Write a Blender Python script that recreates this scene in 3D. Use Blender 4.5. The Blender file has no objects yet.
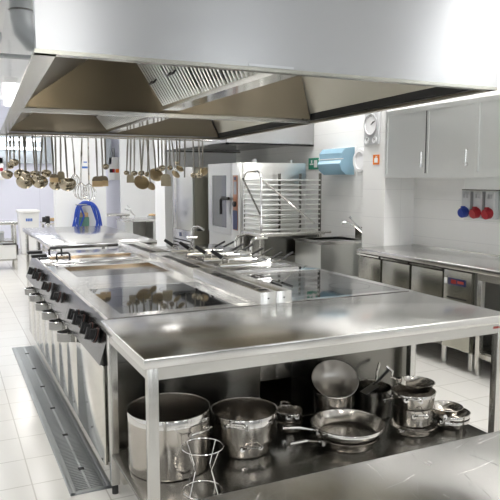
import bpy, bmesh, math, random
from mathutils import Vector, Matrix
random.seed(7)
C = bpy.context.scene.collection
PI = math.pi

# ------------------------------------------------------------------ helpers
def V(*a): return Vector(a)

class MB:
    """collects shapes in world metres and links them as one mesh object"""
    def __init__(self): self.bm = bmesh.new()
    def merge(self, b):
        me = bpy.data.meshes.new('t'); b.to_mesh(me); b.free()
        self.bm.from_mesh(me); bpy.data.meshes.remove(me); return self
    def box(self, x0, x1, y0, y1, z0, z1, bev=0.0, seg=2, mat=None):
        b = bmesh.new(); bmesh.ops.create_cube(b, size=1)
        for v in b.verts:
            v.co = V(x0 + (v.co.x + .5) * (x1 - x0), y0 + (v.co.y + .5) * (y1 - y0), z0 + (v.co.z + .5) * (z1 - z0))
        if bev > 0:
            bmesh.ops.bevel(b, geom=list(b.edges), offset=bev, segments=seg, affect='EDGES', profile=.5)
        if mat is not None: b.transform(mat)
        return self.merge(b)
    def cyl(self, p0, p1, r, r2=None, n=16, caps=True):
        p0, p1 = Vector(p0), Vector(p1); r2 = r if r2 is None else r2
        d = p1 - p0
        b = bmesh.new()
        bmesh.ops.create_cone(b, cap_ends=caps, segments=n, radius1=r, radius2=r2, depth=d.length)
        b.transform(Matrix.Translation((p0 + p1) / 2) @ d.to_track_quat('Z', 'Y').to_matrix().to_4x4())
        return self.merge(b)
    def tube(self, pts, r, n=8, closed=False, rs=None):
        pts = [Vector(p) for p in pts]; N = len(pts); b = self.bm; rings = []
        up = None
        for i, p in enumerate(pts):
            if closed: t = pts[(i + 1) % N] - pts[i - 1]
            else: t = pts[min(i + 1, N - 1)] - pts[max(i - 1, 0)]
            t.normalize()
            if up is None:
                up = V(0, 0, 1) if abs(t.z) < .9 else V(1, 0, 0)
            s = t.cross(up)
            if s.length < 1e-4: s = t.cross(V(0, 1, .1))
            s.normalize(); up = s.cross(t).normalized()
            rr = rs[i] if rs else r
            rings.append([b.verts.new(p + (s * math.cos(2 * PI * k / n) + up * math.sin(2 * PI * k / n)) * rr) for k in range(n)])
        for i in range(N if closed else N - 1):
            A, B = rings[i], rings[(i + 1) % N]
            sh = 0
            if closed and i == N - 1:
                sh = min(range(n), key=lambda q: (A[0].co - B[q].co).length)
            for k in range(n):
                b.faces.new((A[k], A[(k + 1) % n], B[(k + 1 + sh) % n], B[(k + sh) % n]))
        if not closed:
            b.faces.new(rings[0][::-1]); b.faces.new(rings[-1])
        return self
    def lathe(self, prof, c=(0, 0, 0), n=32, mat=None):
        b = bmesh.new(); rings = []
        for r, z in prof:
            if r < 1e-5: rings.append([b.verts.new((0, 0, z))])
            else: rings.append([b.verts.new((r * math.cos(2 * PI * k / n), r * math.sin(2 * PI * k / n), z)) for k in range(n)])
        for A, B in zip(rings, rings[1:]):
            for k in range(n):
                k2 = (k + 1) % n
                if len(A) == 1 and len(B) == 1: continue
                if len(A) == 1: b.faces.new((A[0], B[k2], B[k]))
                elif len(B) == 1: b.faces.new((A[k], A[k2], B[0]))
                else: b.faces.new((A[k], A[k2], B[k2], B[k]))
        bmesh.ops.recalc_face_normals(b, faces=list(b.faces))
        M = Matrix.Translation(Vector(c))
        if mat is not None: M = M @ mat
        b.transform(M)
        return self.merge(b)
    def face(self, *pts):
        self.bm.faces.new([self.bm.verts.new(p) for p in pts]); return self
    def slab(self, pts, th):
        """polygon given a thickness along minus its normal"""
        pts = [Vector(p) for p in pts]
        n = (pts[1] - pts[0]).cross(pts[2] - pts[0]).normalized() * th
        a = [self.bm.verts.new(p) for p in pts]; c = [self.bm.verts.new(p - n) for p in pts]
        self.bm.faces.new(a); self.bm.faces.new(c[::-1]); N = len(pts)
        for i in range(N):
            self.bm.faces.new((a[i], c[i], c[(i + 1) % N], a[(i + 1) % N]))
        return self
    def extr(self, prof, p0, axis):
        """closed profile of 3D points pushed along axis"""
        a = [self.bm.verts.new(Vector(p)) for p in prof]; c = [self.bm.verts.new(Vector(p) + Vector(axis)) for p in prof]
        N = len(prof)
        self.bm.faces.new(a[::-1]); self.bm.faces.new(c)
        for i in range(N):
            self.bm.faces.new((a[i], a[(i + 1) % N], c[(i + 1) % N], c[i]))
        return self
    def xf(self, M): self.bm.transform(M); return self
    def build(self, name, mat, parent=None, ang=35):
        bm = self.bm
        if parent is not None:
            off = V(0, 0, 0); p = parent
            while p is not None: off += p.location; p = p.parent
            bmesh.ops.translate(bm, verts=list(bm.verts), vec=-off)
        bmesh.ops.recalc_face_normals(bm, faces=list(bm.faces))
        me = bpy.data.meshes.new(name); bm.to_mesh(me); bm.free()
        for p in me.polygons: p.use_smooth = True
        me.set_sharp_from_angle(angle=math.radians(ang))
        me.materials.append(mat)
        o = bpy.data.objects.new(name, me); C.objects.link(o)
        if parent is not None: o.parent = parent
        return o

def thing(name, label, cat, loc=(0, 0, 0), group=None):
    o = bpy.data.objects.new(name, None); o.empty_display_size = .05; C.objects.link(o); o.location = loc
    return tag(o, label, cat, group)
def tag(o, label, cat, group=None):
    o['label'] = label; o['category'] = cat
    if group: o['group'] = group
    return o
def structure(o, label=None):
    o['kind'] = 'structure'
    if label: o['label'] = label
    return o
def copy_tree(o, parent=None):
    c = o.copy(); C.objects.link(c)
    if parent is not None: c.parent = parent
    for ch in list(o.children): copy_tree(ch, c)
    return c

# camera model, also used to turn a picture point on a known plane into metres
F_PX = 638.0; PITCH = math.atan(70 / F_PX); YAW = math.radians(25.4); EYE = 1.6
_f = V(math.sin(YAW) * math.cos(PITCH), math.cos(YAW) * math.cos(PITCH), -math.sin(PITCH))
_r = V(math.cos(YAW), -math.sin(YAW), 0); _u = _r.cross(_f)
def ray(x, y): return _f + _r * ((x - 250) / F_PX) + _u * ((250 - y) / F_PX)
def atY(x, y, Y): d = ray(x, y); return V(0, 0, EYE) + d * (Y / d.y)
def atX(x, y, X): d = ray(x, y); return V(0, 0, EYE) + d * (X / d.x)
def atZ(x, y, Z): d = ray(x, y); return V(0, 0, EYE) + d * ((Z - EYE) / d.z)

# ------------------------------------------------------------------ materials
def newmat(name):
    m = bpy.data.materials.new(name); m.use_nodes = True
    nt = m.node_tree; return m, nt, nt.nodes['Principled BSDF']
def plain(name, col, rough=.5, metal=0.0, emit=None, strength=0, coat=0, trans=0, alpha=1, ior=1.45):
    m, nt, b = newmat(name)
    b.inputs['Base Color'].default_value = (*col, 1); b.inputs['Roughness'].default_value = rough
    b.inputs['Metallic'].default_value = metal; b.inputs['IOR'].default_value = ior
    if emit: b.inputs['Emission Color'].default_value = (*emit, 1); b.inputs['Emission Strength'].default_value = strength
    if coat: b.inputs['Coat Weight'].default_value = coat
    if trans: b.inputs['Transmission Weight'].default_value = trans
    if alpha < 1: b.inputs['Alpha'].default_value = alpha
    return m
ANISO_ROT = 0.25
def steel(name, col=(.63, .62, .60), rough=.28, grain=(4, 4, 60), var=.06, bump=.0, blot=0.0, aniso=0.0):
    """brushed stainless steel: fine stretched grain in roughness and bump"""
    m, nt, b = newmat(name); N = nt.nodes; L = nt.links
    tc = N.new('ShaderNodeTexCoord'); mp = N.new('ShaderNodeMapping'); mp.inputs['Scale'].default_value = grain
    no = N.new('ShaderNodeTexNoise'); no.inputs['Scale'].default_value = 3; no.inputs['Detail'].default_value = 4
    L.new(tc.outputs['Object'], mp.inputs['Vector']); L.new(mp.outputs[0], no.inputs['Vector'])
    mr = N.new('ShaderNodeMapRange'); mr.inputs['To Min'].default_value = rough - var / 2; mr.inputs['To Max'].default_value = rough + var / 2
    L.new(no.outputs['Fac'], mr.inputs['Value'])
    rout = mr.outputs[0]
    if blot:
        n2 = N.new('ShaderNodeTexNoise'); n2.inputs['Scale'].default_value = 3.5; n2.inputs['Detail'].default_value = 5
        L.new(tc.outputs['Object'], n2.inputs['Vector'])
        r2 = N.new('ShaderNodeMapRange'); r2.inputs['From Min'].default_value = .35; r2.inputs['From Max'].default_value = .7
        r2.inputs['To Min'].default_value = -blot; r2.inputs['To Max'].default_value = blot
        L.new(n2.outputs['Fac'], r2.inputs['Value'])
        ad = N.new('ShaderNodeMath'); ad.operation = 'ADD'; L.new(rout, ad.inputs[0]); L.new(r2.outputs[0], ad.inputs[1]); rout = ad.outputs[0]
    L.new(rout, b.inputs['Roughness'])
    if bump:
        bp = N.new('ShaderNodeBump'); bp.inputs['Strength'].default_value = bump; bp.inputs['Distance'].default_value = .01
        L.new(no.outputs['Fac'], bp.inputs['Height']); L.new(bp.outputs[0], b.inputs['Normal'])
    b.inputs['Base Color'].default_value = (*col, 1); b.inputs['Metallic'].default_value = 1
    if aniso:
        tg = N.new('ShaderNodeTangent'); tg.direction_type = 'RADIAL'; tg.axis = 'Z'
        L.new(tg.outputs[0], b.inputs['Tangent']); b.inputs['Anisotropic'].default_value = aniso
        b.inputs['Anisotropic Rotation'].default_value = ANISO_ROT
    return m
def tiles(name, col, grout, size, rough=.15, gap=.006, rot=(0, 0, 0), var=.02, bump=.2):
    m, nt, b = newmat(name); N = nt.nodes; L = nt.links
    tc = N.new('ShaderNodeTexCoord'); mp = N.new('ShaderNodeMapping'); mp.inputs['Rotation'].default_value = rot
    br = N.new('ShaderNodeTexBrick'); br.offset = 0; br.squash = 1
    br.inputs['Scale'].default_value = 1; br.inputs['Brick Width'].default_value = size[0]; br.inputs['Row Height'].default_value = size[1]
    br.inputs['Mortar Size'].default_value = gap; br.inputs['Mortar Smooth'].default_value = .2; br.inputs['Bias'].default_value = 0
    br.inputs['Color1'].default_value = (*col, 1); br.inputs['Color2'].default_value = (*[c * (1 - var) for c in col], 1)
    br.inputs['Mortar'].default_value = (*grout, 1)
    L.new(tc.outputs['Object'], mp.inputs['Vector']); L.new(mp.outputs[0], br.inputs['Vector'])
    L.new(br.outputs['Color'], b.inputs['Base Color'])
    bp = N.new('ShaderNodeBump'); bp.inputs['Strength'].default_value = bump; bp.inputs['Distance'].default_value = .004; bp.invert = True
    L.new(br.outputs['Fac'], bp.inputs['Height']); L.new(bp.outputs[0], b.inputs['Normal'])
    b.inputs['Roughness'].default_value = rough
    return m

M = {}
M['steel'] = steel('brushed_steel', (.62, .61, .58), .26)
M['steel_h'] = steel('hood_steel', (.46, .46, .462), .30, (.9, .9, .05), .05, aniso=.7)
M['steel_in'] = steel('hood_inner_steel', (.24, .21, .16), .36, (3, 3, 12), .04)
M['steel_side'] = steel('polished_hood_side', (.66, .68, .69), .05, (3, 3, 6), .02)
M['steel_top'] = steel('worktop_steel', (.72, .71, .69), .19, (3, 24, 3), .05, blot=.02)
M['steel_cook'] = steel('cooktop_steel', (.70, .69, .68), .14, (24, 3, 3), .04)
M['steel_door'] = steel('door_steel', (.74, .72, .66), .12, (12, 12, 2), .04)
M['steel_cab'] = steel('cabinet_steel', (.66, .67, .65), .32, (12, 12, 1), .06)
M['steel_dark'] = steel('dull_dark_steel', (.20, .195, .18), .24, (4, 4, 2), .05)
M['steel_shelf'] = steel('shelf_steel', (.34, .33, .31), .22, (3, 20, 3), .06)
M['steel_fg'] = steel('scratched_steel', (.62, .61, .59), .22, (20, 3, 3), .08, blot=.08)
M['pot'] = steel('pot_steel', (.52, .49, .45), .19, (2, 2, 24), .08)
M['pot_in'] = steel('pot_inner_steel', (.46, .44, .41), .30, (2, 2, 24), .08)
M['steel_fridge'] = steel('fridge_steel', (.40, .39, .34), .24, (6, 6, 1), .05)
M['steel_oven'] = steel('oven_steel', (.56, .56, .54), .30, (6, 6, 1), .05)
M['steel_panel'] = steel('control_panel_steel', (.15, .15, .145), .18, (3, 3, 2), .04)
M['steel_gutter'] = steel('right_hood_lining', (.62, .60, .52), .30, (3, 3, .5), .05)  # lighter copy of the inner steel, brightness put into the colour
M['polish'] = plain('polished_steel', (.72, .71, .69), .10, 1)
M['chrome'] = plain('chrome', (.80, .80, .80), .06, 1)
M['utensil'] = plain('utensil_steel', (.42, .37, .28), .18, 1)
M['blade'] = plain('turner_blade_steel', (.27, .23, .16), .40, 1)
M['discm'] = plain('warm_skimmer_steel', (.50, .40, .25), .28, 1)  # warm reflection on the discs put into the base colour
M['ferrule'] = plain('ferrule_steel', (.20, .16, .11), .45, .8)
M['handle'] = plain('utensil_handle_steel', (.30, .28, .25), .34, 1)
M['tan'] = plain('tan_blade', (.74, .54, .30), .5)
M['cup'] = plain('cup_handle_steel', (.34, .34, .33), .18, 1)
M['black'] = plain('black_plastic', (.010, .010, .011), .45)
M['rubber'] = plain('dark_rubber', (.03, .03, .03), .6)
M['red'] = plain('red_plastic', (.36, .02, .03), .35)
M['redmark'] = plain('red_mark', (.42, .06, .04), .4)
M['orangered'] = plain('rust_red_ring', (.10, .03, .02), .5)
M['blue'] = plain('blue_plastic', (.02, .05, .30), .35)
M['hose'] = plain('blue_hose', (.02, .07, .42), .4)
M['green'] = plain('green_sign', (.03, .27, .17), .4)
M['orange'] = plain('orange_sign', (.85, .22, .02), .4)
M['white'] = plain('white_plastic', (.80, .80, .79), .35)
M['whitegloss'] = plain('white_enamel', (.82, .82, .83), .2)
M['grey'] = plain('grey_plastic', (.40, .41, .42), .45)
M['silver'] = plain('silver_plastic', (.55, .56, .57), .35, .3)
M['darkgap'] = plain('dark_gap', (.015, .015, .015), .7)
M['glass'] = plain('black_ceramic_glass', (.012, .013, .015), .04, 0, coat=.6)
M['ring'] = plain('printed_ring', (.30, .30, .30), .2)
M['ovenglass'] = plain('smoked_oven_glass', (.04, .045, .05), .05, 0, coat=.4)
M['copper'] = steel('browned_griddle_steel', (.46, .34, .22), .16, (12, 3, 3), .05)
M['ovenpanel'] = plain('copper_panel', (.35, .15, .08), .35)
M['navy'] = plain('navy_panel', (.02, .03, .10), .3)
M['clearblue'] = plain('blue_clear_plastic', (.50, .80, 1.0), .12, 0, trans=.35)
M['wood'] = plain('pale_wood', (.55, .38, .20), .5)
M['greenbox'] = plain('dull_green_plastic', (.10, .22, .17), .5)
M['galv'] = plain('galvanised_steel', (.40, .42, .43), .42, .9)
M['olive'] = steel('oven_side_steel', (.30, .29, .24), .36, (3, 3, 12), .06)
M['paint'] = plain('white_paint', (.80, .81, .82), .5)
M['rear'] = plain('grey_rear_wall', (.42, .43, .44), .6)
M['ceil'] = plain('ceiling_white', (.78, .79, .80), .7)
M['lav'] = tiles('far_wall_panel', (.74, .75, .86), (.62, .63, .74), (1.0, 3.0), .3, .006, (PI / 2, 0, 0), .01, .05)
M['band'] = plain('grey_blue_bulkhead', (.42, .46, .50), .4)
M['wtile_x'] = tiles('white_wall_tile_side', (.83, .83, .82), (.73, .73, .73), (.20, .30), .14, .003, (PI / 2, 0, PI / 2), .015, .05)
M['wtile_y'] = tiles('white_wall_tile_end', (.83, .83, .82), (.73, .73, .73), (.20, .30), .14, .003, (PI / 2, 0, 0), .015, .05)
M['ftile'] = tiles('floor_tile', (.74, .725, .69), (.52, .50, .46), (.34, .34), .20, .004, (0, 0, 0), .03, .15)
M['lamp'] = plain('lamp_diffuser', (.9, .9, .9), .5, emit=(1, .98, .95), strength=13)
M['warm'] = plain('hood_lamp_glass', (.9, .8, .6), .4, emit=(1, .80, .52), strength=1.2)
M['tube'] = plain('fluorescent_tube', (.9, .9, .9), .5, emit=(.95, .98, 1), strength=9)
M['day'] = plain('daylight_pane', (.8, .85, .9), .3, emit=(.92, .96, 1), strength=2.2)  # glow of the added, unseen windows
M['led'] = plain('red_digits', (.20, .02, .02), .3, emit=(1, .1, .05), strength=.06)
M['screen'] = plain('grey_screen', (.35, .37, .40), .2)
M['paper'] = plain('paper', (.80, .80, .79), .7)
M['bluetext'] = plain('blue_print', (.06, .16, .50), .5)

# ------------------------------------------------------------------ setting
XR = 4.58; XL = -3.2; YB = 15.8; YF = -3.0; ZC = 3.4
def setbox(name, mat, x0, x1, y0, y1, z0, z1, label):
    return structure(MB().box(x0, x1, y0, y1, z0, z1).build(name, mat), label)
setbox('floor', M['ftile'], XL - .1, XR + .1, YF - .1, YB + .1, -.1, 0, 'pale square tiled kitchen floor')
setbox('ceiling', M['ceil'], XL - .1, XR + .1, YF - .1, YB + .1, ZC, ZC + .1, 'white kitchen ceiling')
setbox('wall_right', M['wtile_x'], XR, XR + .1, YF - .1, YB + .1, 0, ZC, 'white tiled wall along the right of the kitchen')
setbox('wall_left', M['paint'], XL - .1, XL, YF - .1, YB + .1, 0, ZC, 'white wall along the left of the kitchen')
setbox('wall_back', M['lav'], XL, XR, YB, YB + .1, 0, ZC, 'lavender white wall at the far end')
setbox('wall_front', M['rear'], XL, XR, YF - .1, YF, 0, ZC, 'white wall behind the viewer')  # grey tone darkens what the hood front mirrors
setbox('wall_pillar', M['wtile_y'], 4.19, XR, 5.5, 5.90, 0, ZC, 'white tiled pillar beside the wall cabinets')
setbox('wall_partition', M['paint'], 1.72, 2.60, 11.5, 11.75, 0, ZC, 'white partition wall behind the blue hose')
setbox('wall_return', M['paint'], 3.72, XR, 14.9, 15.0, 0, ZC, 'white wall return in the far corner')
setbox('wall_column', M['paint'], 3.28, XR, 10.2, 10.75, 0, ZC, 'white column beyond the tall oven')
setbox('trim_1', M['band'], XL, 3.7, YB - .12, YB, 1.98, 2.72, 'grey blue bulkhead band on the far wall')
# glowing windows behind the viewer, added for the reflections in the hood front
for i, (x0, x1) in enumerate(((-2.6, -1.2), (.55, 1.75), (3.0, 4.2))):
    w = MB()
    for (a, b, c, d) in ((x0 - .06, x1 + .06, 2.95, 3.01), (x0 - .06, x1 + .06, 1.04, 1.1), (x0 - .06, x0, 1.1, 2.95), (x1, x1 + .06, 1.1, 2.95), ((x0 + x1) / 2 - .02, (x0 + x1) / 2 + .02, 1.1, 2.95)):
        w.box(a, b, YF - .02, YF + .05, c, d)
    wo = structure(w.build('window_%d' % (i + 1), M['white']), 'white framed window behind the viewer')
    MB().box(x0, x1, YF - .01, YF + .015, 1.1, 2.95).build('pane', M['day'], wo)

w = MB()
for (a, b, c, d) in ((-.16, .96, 3.15, 3.21), (-.16, .96, 2.34, 2.40), (-.16, -.10, 2.40, 3.15), (.90, .96, 2.40, 3.15)): w.box(XR - .05, XR + .02, a, b, c, d)
wo = structure(w.build('window_4', M['white']), 'white framed high window in the right wall near the viewer')
MB().box(XR - .015, XR + .01, -.10, .90, 2.40, 3.15).build('pane', M['day'], wo)  # unseen window added to lay a bright band on the hood front

# lights of the room
def ceiling_light(x, y, lx, ly, label):
    t = thing('ceiling_light', label, 'ceiling light', (x, y, ZC - .06), 'ceiling lights')
    f = MB()
    for (a, b, c, d) in ((-lx, lx, -ly, -ly + .03), (-lx, lx, ly - .03, ly), (-lx, -lx + .03, -ly, ly), (lx - .03, lx, -ly, ly)):
        f.box(x + a, x + b, y + c, y + d, ZC - .07, ZC - .001)
    f.build('frame', M['white'], t)
    MB().box(x - lx + .03, x + lx - .03, y - ly + .03, y + ly - .03, ZC - .06, ZC - .02).build('diffuser', M['lamp'], t)
ROWS = [(-1.2, y) for y in (0.3, 3.0, 5.7, 8.6, 11.6, 14.2)] + [(1.4, y) for y in (8.8, 10.6, 13.6)] + [(3.75, y) for y in (2.6, 4.6, 6.6, 12.4)] + [(4.15, 1.7)]  # counter end panel placed to brighten the right wall mirrored in the hood
ROWS.append((1.02, -1.9))  # unseen panel added to brighten the left edge of the hood front
where = {1.02: 'viewer end', 4.15: 'counter end', -1.2: 'left aisle', 1.4: 'island', 3.75: 'right aisle'}
cnt = {}
for x, y in ROWS:
    cnt[x] = cnt.get(x, 0) + 1
    n = ('first', 'second', 'third', 'fourth', 'fifth', 'sixth')[cnt[x] - 1]
    ceiling_light(x, y, .30, .62, 'white framed ceiling light panel over the %s, %s from the viewer' % (where[x], n))

vg = thing('ceiling_vent', 'grey slatted ceiling air vent above the viewer', 'air vent', (1.8, -2.0, ZC - .05))
MB().box(1.5, 2.3, -2.8, -1.2, ZC - .02, ZC - .001).build('backing', M['rubber'], vg)  # unseen vent added so the hood front mirrors a dark band
m = MB()
for (a, b, c, d) in ((1.5, 2.3, -2.8, -2.76), (1.5, 2.3, -1.24, -1.2), (1.5, 1.54, -2.8, -1.2), (2.26, 2.3, -2.8, -1.2)): m.box(a, b, c, d, ZC - .05, ZC - .001)
m.build('frame', M['grey'], vg)
for k in range(15): MB().box(1.55, 2.25, -2.72 + k * .1, -2.67 + k * .1, ZC - .045, ZC - .021).build('slat', M['grey'], vg)

# ------------------------------------------------------------------ extraction hood over the cook line
hood = thing('extraction_hood', 'huge brushed steel extraction hood hanging over the cooking island', 'extraction hood', (1.6, 5.0, 2.1))
ZL = 2.10
def hx(u, v):
    l = .337 + .045 * (v - 2.65); r = 2.76 + .070 * (v - 2.65)
    return l + (r - l) * u
def HP(u, v, z, dx=0):
    return V(hx(u, v) + dx, v - .04 * u * (v - 2.65) * (.5 if v > 5.5 else 1), z)
V0, V1, V2 = 2.65, 4.95, 7.42
TOPZ = 2.78
m = MB()   # outer shell panels
m.slab([HP(0, V0, ZL), HP(1, V0, ZL), HP(1, V0, TOPZ), HP(0, V0, TOPZ)], .004).build('front_panel', M['steel_h'], hood)
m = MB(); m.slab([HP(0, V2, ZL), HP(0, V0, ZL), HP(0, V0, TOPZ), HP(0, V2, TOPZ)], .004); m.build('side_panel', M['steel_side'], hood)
m = MB(); m.slab([HP(1, V0, ZL), HP(1, V2, ZL), HP(1, V2, TOPZ), HP(1, V0, TOPZ)], .004); m.build('side_panel', M['steel_h'], hood)
m = MB(); m.slab([HP(1, V2, ZL), HP(0, V2, ZL), HP(0, V2, TOPZ), HP(1, V2, TOPZ)], .004); m.build('back_panel', M['steel_h'], hood)
m = MB(); m.slab([HP(0, V0, TOPZ), HP(1, V0, TOPZ), HP(1, V2, TOPZ), HP(0, V2, TOPZ)], .004); m.build('top_panel', M['steel_h'], hood)
def bar(a, b, w, z0, z1, side):
    """flat rim bar from a to b with width w toward side"""
    a, b = Vector(a), Vector(b); s = Vector(side) * w
    return MB().extr([(a.x, a.y, z0), (b.x, b.y, z0), (b.x + s.x, b.y + s.y, z0), (a.x + s.x, a.y + s.y, z0)], None, (0, 0, z1 - z0))
rz0, rz1 = ZL - .010, ZL + .006
bar(HP(0, V0, 0) - V(0, .003, 0), HP(1, V0, 0) - V(0, .003, 0), .05, rz0, rz1, (0, 1, 0)).build('rim', M['steel_fridge'], hood)
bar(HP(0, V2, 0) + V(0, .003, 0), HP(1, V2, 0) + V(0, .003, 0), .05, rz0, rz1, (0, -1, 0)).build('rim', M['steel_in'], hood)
bar(HP(0, V0, 0) - V(.003, 0, 0), HP(0, V2, 0) - V(.003, 0, 0), .085, rz0, rz1 - .001, (1, 0, 0)).build('rim', M['steel_fridge'], hood)
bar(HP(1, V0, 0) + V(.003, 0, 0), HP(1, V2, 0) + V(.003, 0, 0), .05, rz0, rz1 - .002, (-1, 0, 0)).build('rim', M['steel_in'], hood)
bar(HP(0, V1, 0, .0) - V(0, .03, 0), HP(1, V1, 0) - V(0, .03, 0), .06, ZL - .011, ZL + .018, (0, 1, 0)).build('cross_rail', M['steel'], hood)
def module(v0, v1, nf, near):
    zi = 2.43; bl, br_, bf, bb = .52, .38, .40, .46     # insets of the inner roof
    a0, a1 = v0 + .04, v1 - .05
    def lo(side):   # lower corners
        return {'fl': HP(0, a0, ZL + .02, .06), 'fr': HP(1, a0, ZL + .02, -.06), 'bl': HP(0, a1, ZL + .02, .06), 'br': HP(1, a1, ZL + .02, -.06)}[side]
    def hi(side):
        return {'fl': HP(0, a0 + bf, zi, bl), 'fr': HP(1, a0 + bf, zi, -br_), 'bl': HP(0, a1 - bb, zi, bl), 'br': HP(1, a1 - bb, zi, -br_)}[side]
    # inner sloping panels (each a real sheet)
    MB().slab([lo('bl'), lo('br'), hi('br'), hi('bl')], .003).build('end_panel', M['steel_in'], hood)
    MB().slab([lo('fr'), lo('fl'), hi('fl'), hi('fr')], .003).build('end_panel', M['steel_gutter'], hood)  # lighter copy, lifts the hood's reflection in the tabletop
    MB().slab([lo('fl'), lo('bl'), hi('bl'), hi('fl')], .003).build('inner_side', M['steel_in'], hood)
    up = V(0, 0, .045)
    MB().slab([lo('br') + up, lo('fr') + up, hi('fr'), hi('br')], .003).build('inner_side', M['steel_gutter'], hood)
    MB().slab([lo('br') - V(0, 0, .012), lo('fr') - V(0, 0, .012), lo('fr') + up, lo('br') + up], .003).build('gutter', M['rubber'], hood)  # dark strip puts the shade of the gutter gap into the colour
    MB().slab([hi('fl'), hi('bl'), hi('br'), hi('fr')], .003).build('inner_roof', M['steel_gutter'], hood)  # hidden roof in the lighter copy, for a brighter tabletop
    # central V bank: grease trough and baffle filters on both sides
    xc0 = hx(.5, v0) + .02; yb = a1 - .14; yf = v0 + .43
    xm = 1.585 if near else 1.72
    t = MB().extr([(xm - .065, v0 + .06, 2.13), (xm + .065, v0 + .06, 2.13), (xm + .075, v0 + .06, 2.175), (xm - .075, v0 + .06, 2.175)], None, (0.0, yb - v0 - .06, 0))
    t.build('grease_trough', M['steel_door'], hood)
    for s in (-1, 1):
        L = (yb - .04 - yf) / nf
        for k in range(nf):
            y1 = yb - .03 - k * L; y0 = y1 - L + .012
            fr = MB(); d = V(s * .30, 0, .24); n = V(s * .24, 0, -.30).normalized()
            nb = 8
            for q in range(nb):
                ya = y0 + (y1 - y0) * (q + .06) / nb; yc = y0 + (y1 - y0) * (q + .54) / nb
                A = [V(xm + s * .07, ya, 2.165) + n * .0, V(xm + s * .07, yc, 2.165), V(xm + s * .07, yc, 2.165) + d + V(0, -.36, 0), V(xm + s * .07, ya, 2.165) + d + V(0, -.36, 0)]
                if s < 0: A = A[::-1]
                fr.slab([p + n * .012 for p in A], .012)
            f_ = fr.build('baffle_filter', M['steel_cab'], hood)
            bk = MB(); B = [V(xm + s * .07, y0, 2.165), V(xm + s * .07, y1, 2.165), V(xm + s * .07, y1 - .36, 2.165) + d, V(xm + s * .07, y0 - .36, 2.165) + d]
            if s < 0: B = B[::-1]
            bk.slab([p - n * .006 for p in B], .004).build('filter_back', M['steel_dark'], f_)
            hd = MB(); mid = V(xm + s * .07, (y0 + y1) / 2, 2.165) + d * .55 + V(0, -.36 * .55, 0)
            for e in (-.05, .05):
                c_ = mid + V(0, e + .05, 0)
                hd.cyl(c_ + n * .010, c_ + n * .035, .006, n=8)
            hd.tube([mid + n * .035 + V(0, 0, 0), mid + n * .035 + V(0, .10, 0)], .008)
            hd.build('filter_handle', M['black'], f_)
    # warm hood lamps on the near sloping panel, out of sight of the camera
    for u in (.24, .78):
        p = HP(u, a0 + bf * .55, ZL + .02 + (zi - ZL - .02) * .55)
        lm = MB().cyl(p + V(0, .02, -.03), p + V(0, .0, .015), .055, n=20).build('hood_lamp', M['warm'], hood)
        if not near:   # added spots light the griddle for a golden reflection in the hood
            sp = bpy.data.lights.new('hood_spot', 'SPOT'); sp.energy = 40; sp.color = (1, .88, .68); sp.spot_size = math.radians(52); sp.spot_blend = .8; sp.shadow_soft_size = .15
            so = bpy.data.objects.new('hood_spot', sp); C.objects.link(so); so.location = p + V(0, .02, -.05)
            so.rotation_euler = (V(p.x, p.y - .28, .9) - so.location).to_track_quat('-Z', 'Y').to_euler()
        MB().tube([p + V(.062 * math.cos(a), .02 + .05 * math.sin(a), -.028 + .028 * math.sin(a)) for a in [2 * PI * i / 20 for i in range(20)]], .008, closed=True).build('lamp_ring', M['steel'], lm)
module(V0, V1, 4, True)
module(V1 + .05, V2, 4, False)
mk = MB().box(1.25, 1.48, V0 - .0062, V0 - .0005, ZL + .008, ZL + .018); mk.build('rating_plate', M['silver'], hood)
# suspension rods up to the ceiling
for (u, v) in ((.08, 3.0), (.92, 3.0), (.08, 7.1), (.92, 7.1)):
    p = HP(u, v, TOPZ); MB().cyl(p, V(p.x, p.y, ZC), .008, n=8).build('hanging_rod', M['steel'], hood)

# second hood over the ovens at the wall
oh = thing('oven_hood', 'steel wall hood with dark underside above the ovens', 'extraction hood', (3.9, 8.7, 2.07))
oy0, oy1, ox0, ox1, oz0, oz1 = 7.60, 10.05, 3.28, 4.575, 2.06, 2.40
MB().slab([(ox0, oy0, oz0), (ox1, oy0, oz0), (ox1, oy0, oz1), (ox0, oy0, oz1)], .004).build('front_panel', M['steel_h'], oh)
MB().slab([(ox0, oy1, oz0), (ox0, oy0, oz0), (ox0, oy0, oz1), (ox0, oy1, oz1)], .004).build('side_panel', M['steel_h'], oh)
MB().slab([(ox1, oy1, oz0), (ox0, oy1, oz0), (ox0, oy1, oz1), (ox1, oy1, oz1)], .004).build('back_panel', M['steel_h'], oh)
MB().box(ox0, ox1, oy0, oy1, oz1, oz1 + .006).build('top_panel', M['steel_h'], oh)
MB().box(ox0 + .03, ox1 - .01, oy0 + .03, oy1 - .03, oz0 + .03, oz0 + .05).build('filter_bank', M['steel_dark'], oh)
b_ = MB()
for (x0, x1, y0, y1) in ((ox0, ox1, oy0, oy0 + .03), (ox0, ox1, oy1 - .03, oy1), (ox0, ox0 + .03, oy0, oy1)): b_.box(x0, x1, y0, y1, oz0 - .005, oz0 + .02)
b_.build('rim', M['steel_dark'], oh)

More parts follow.
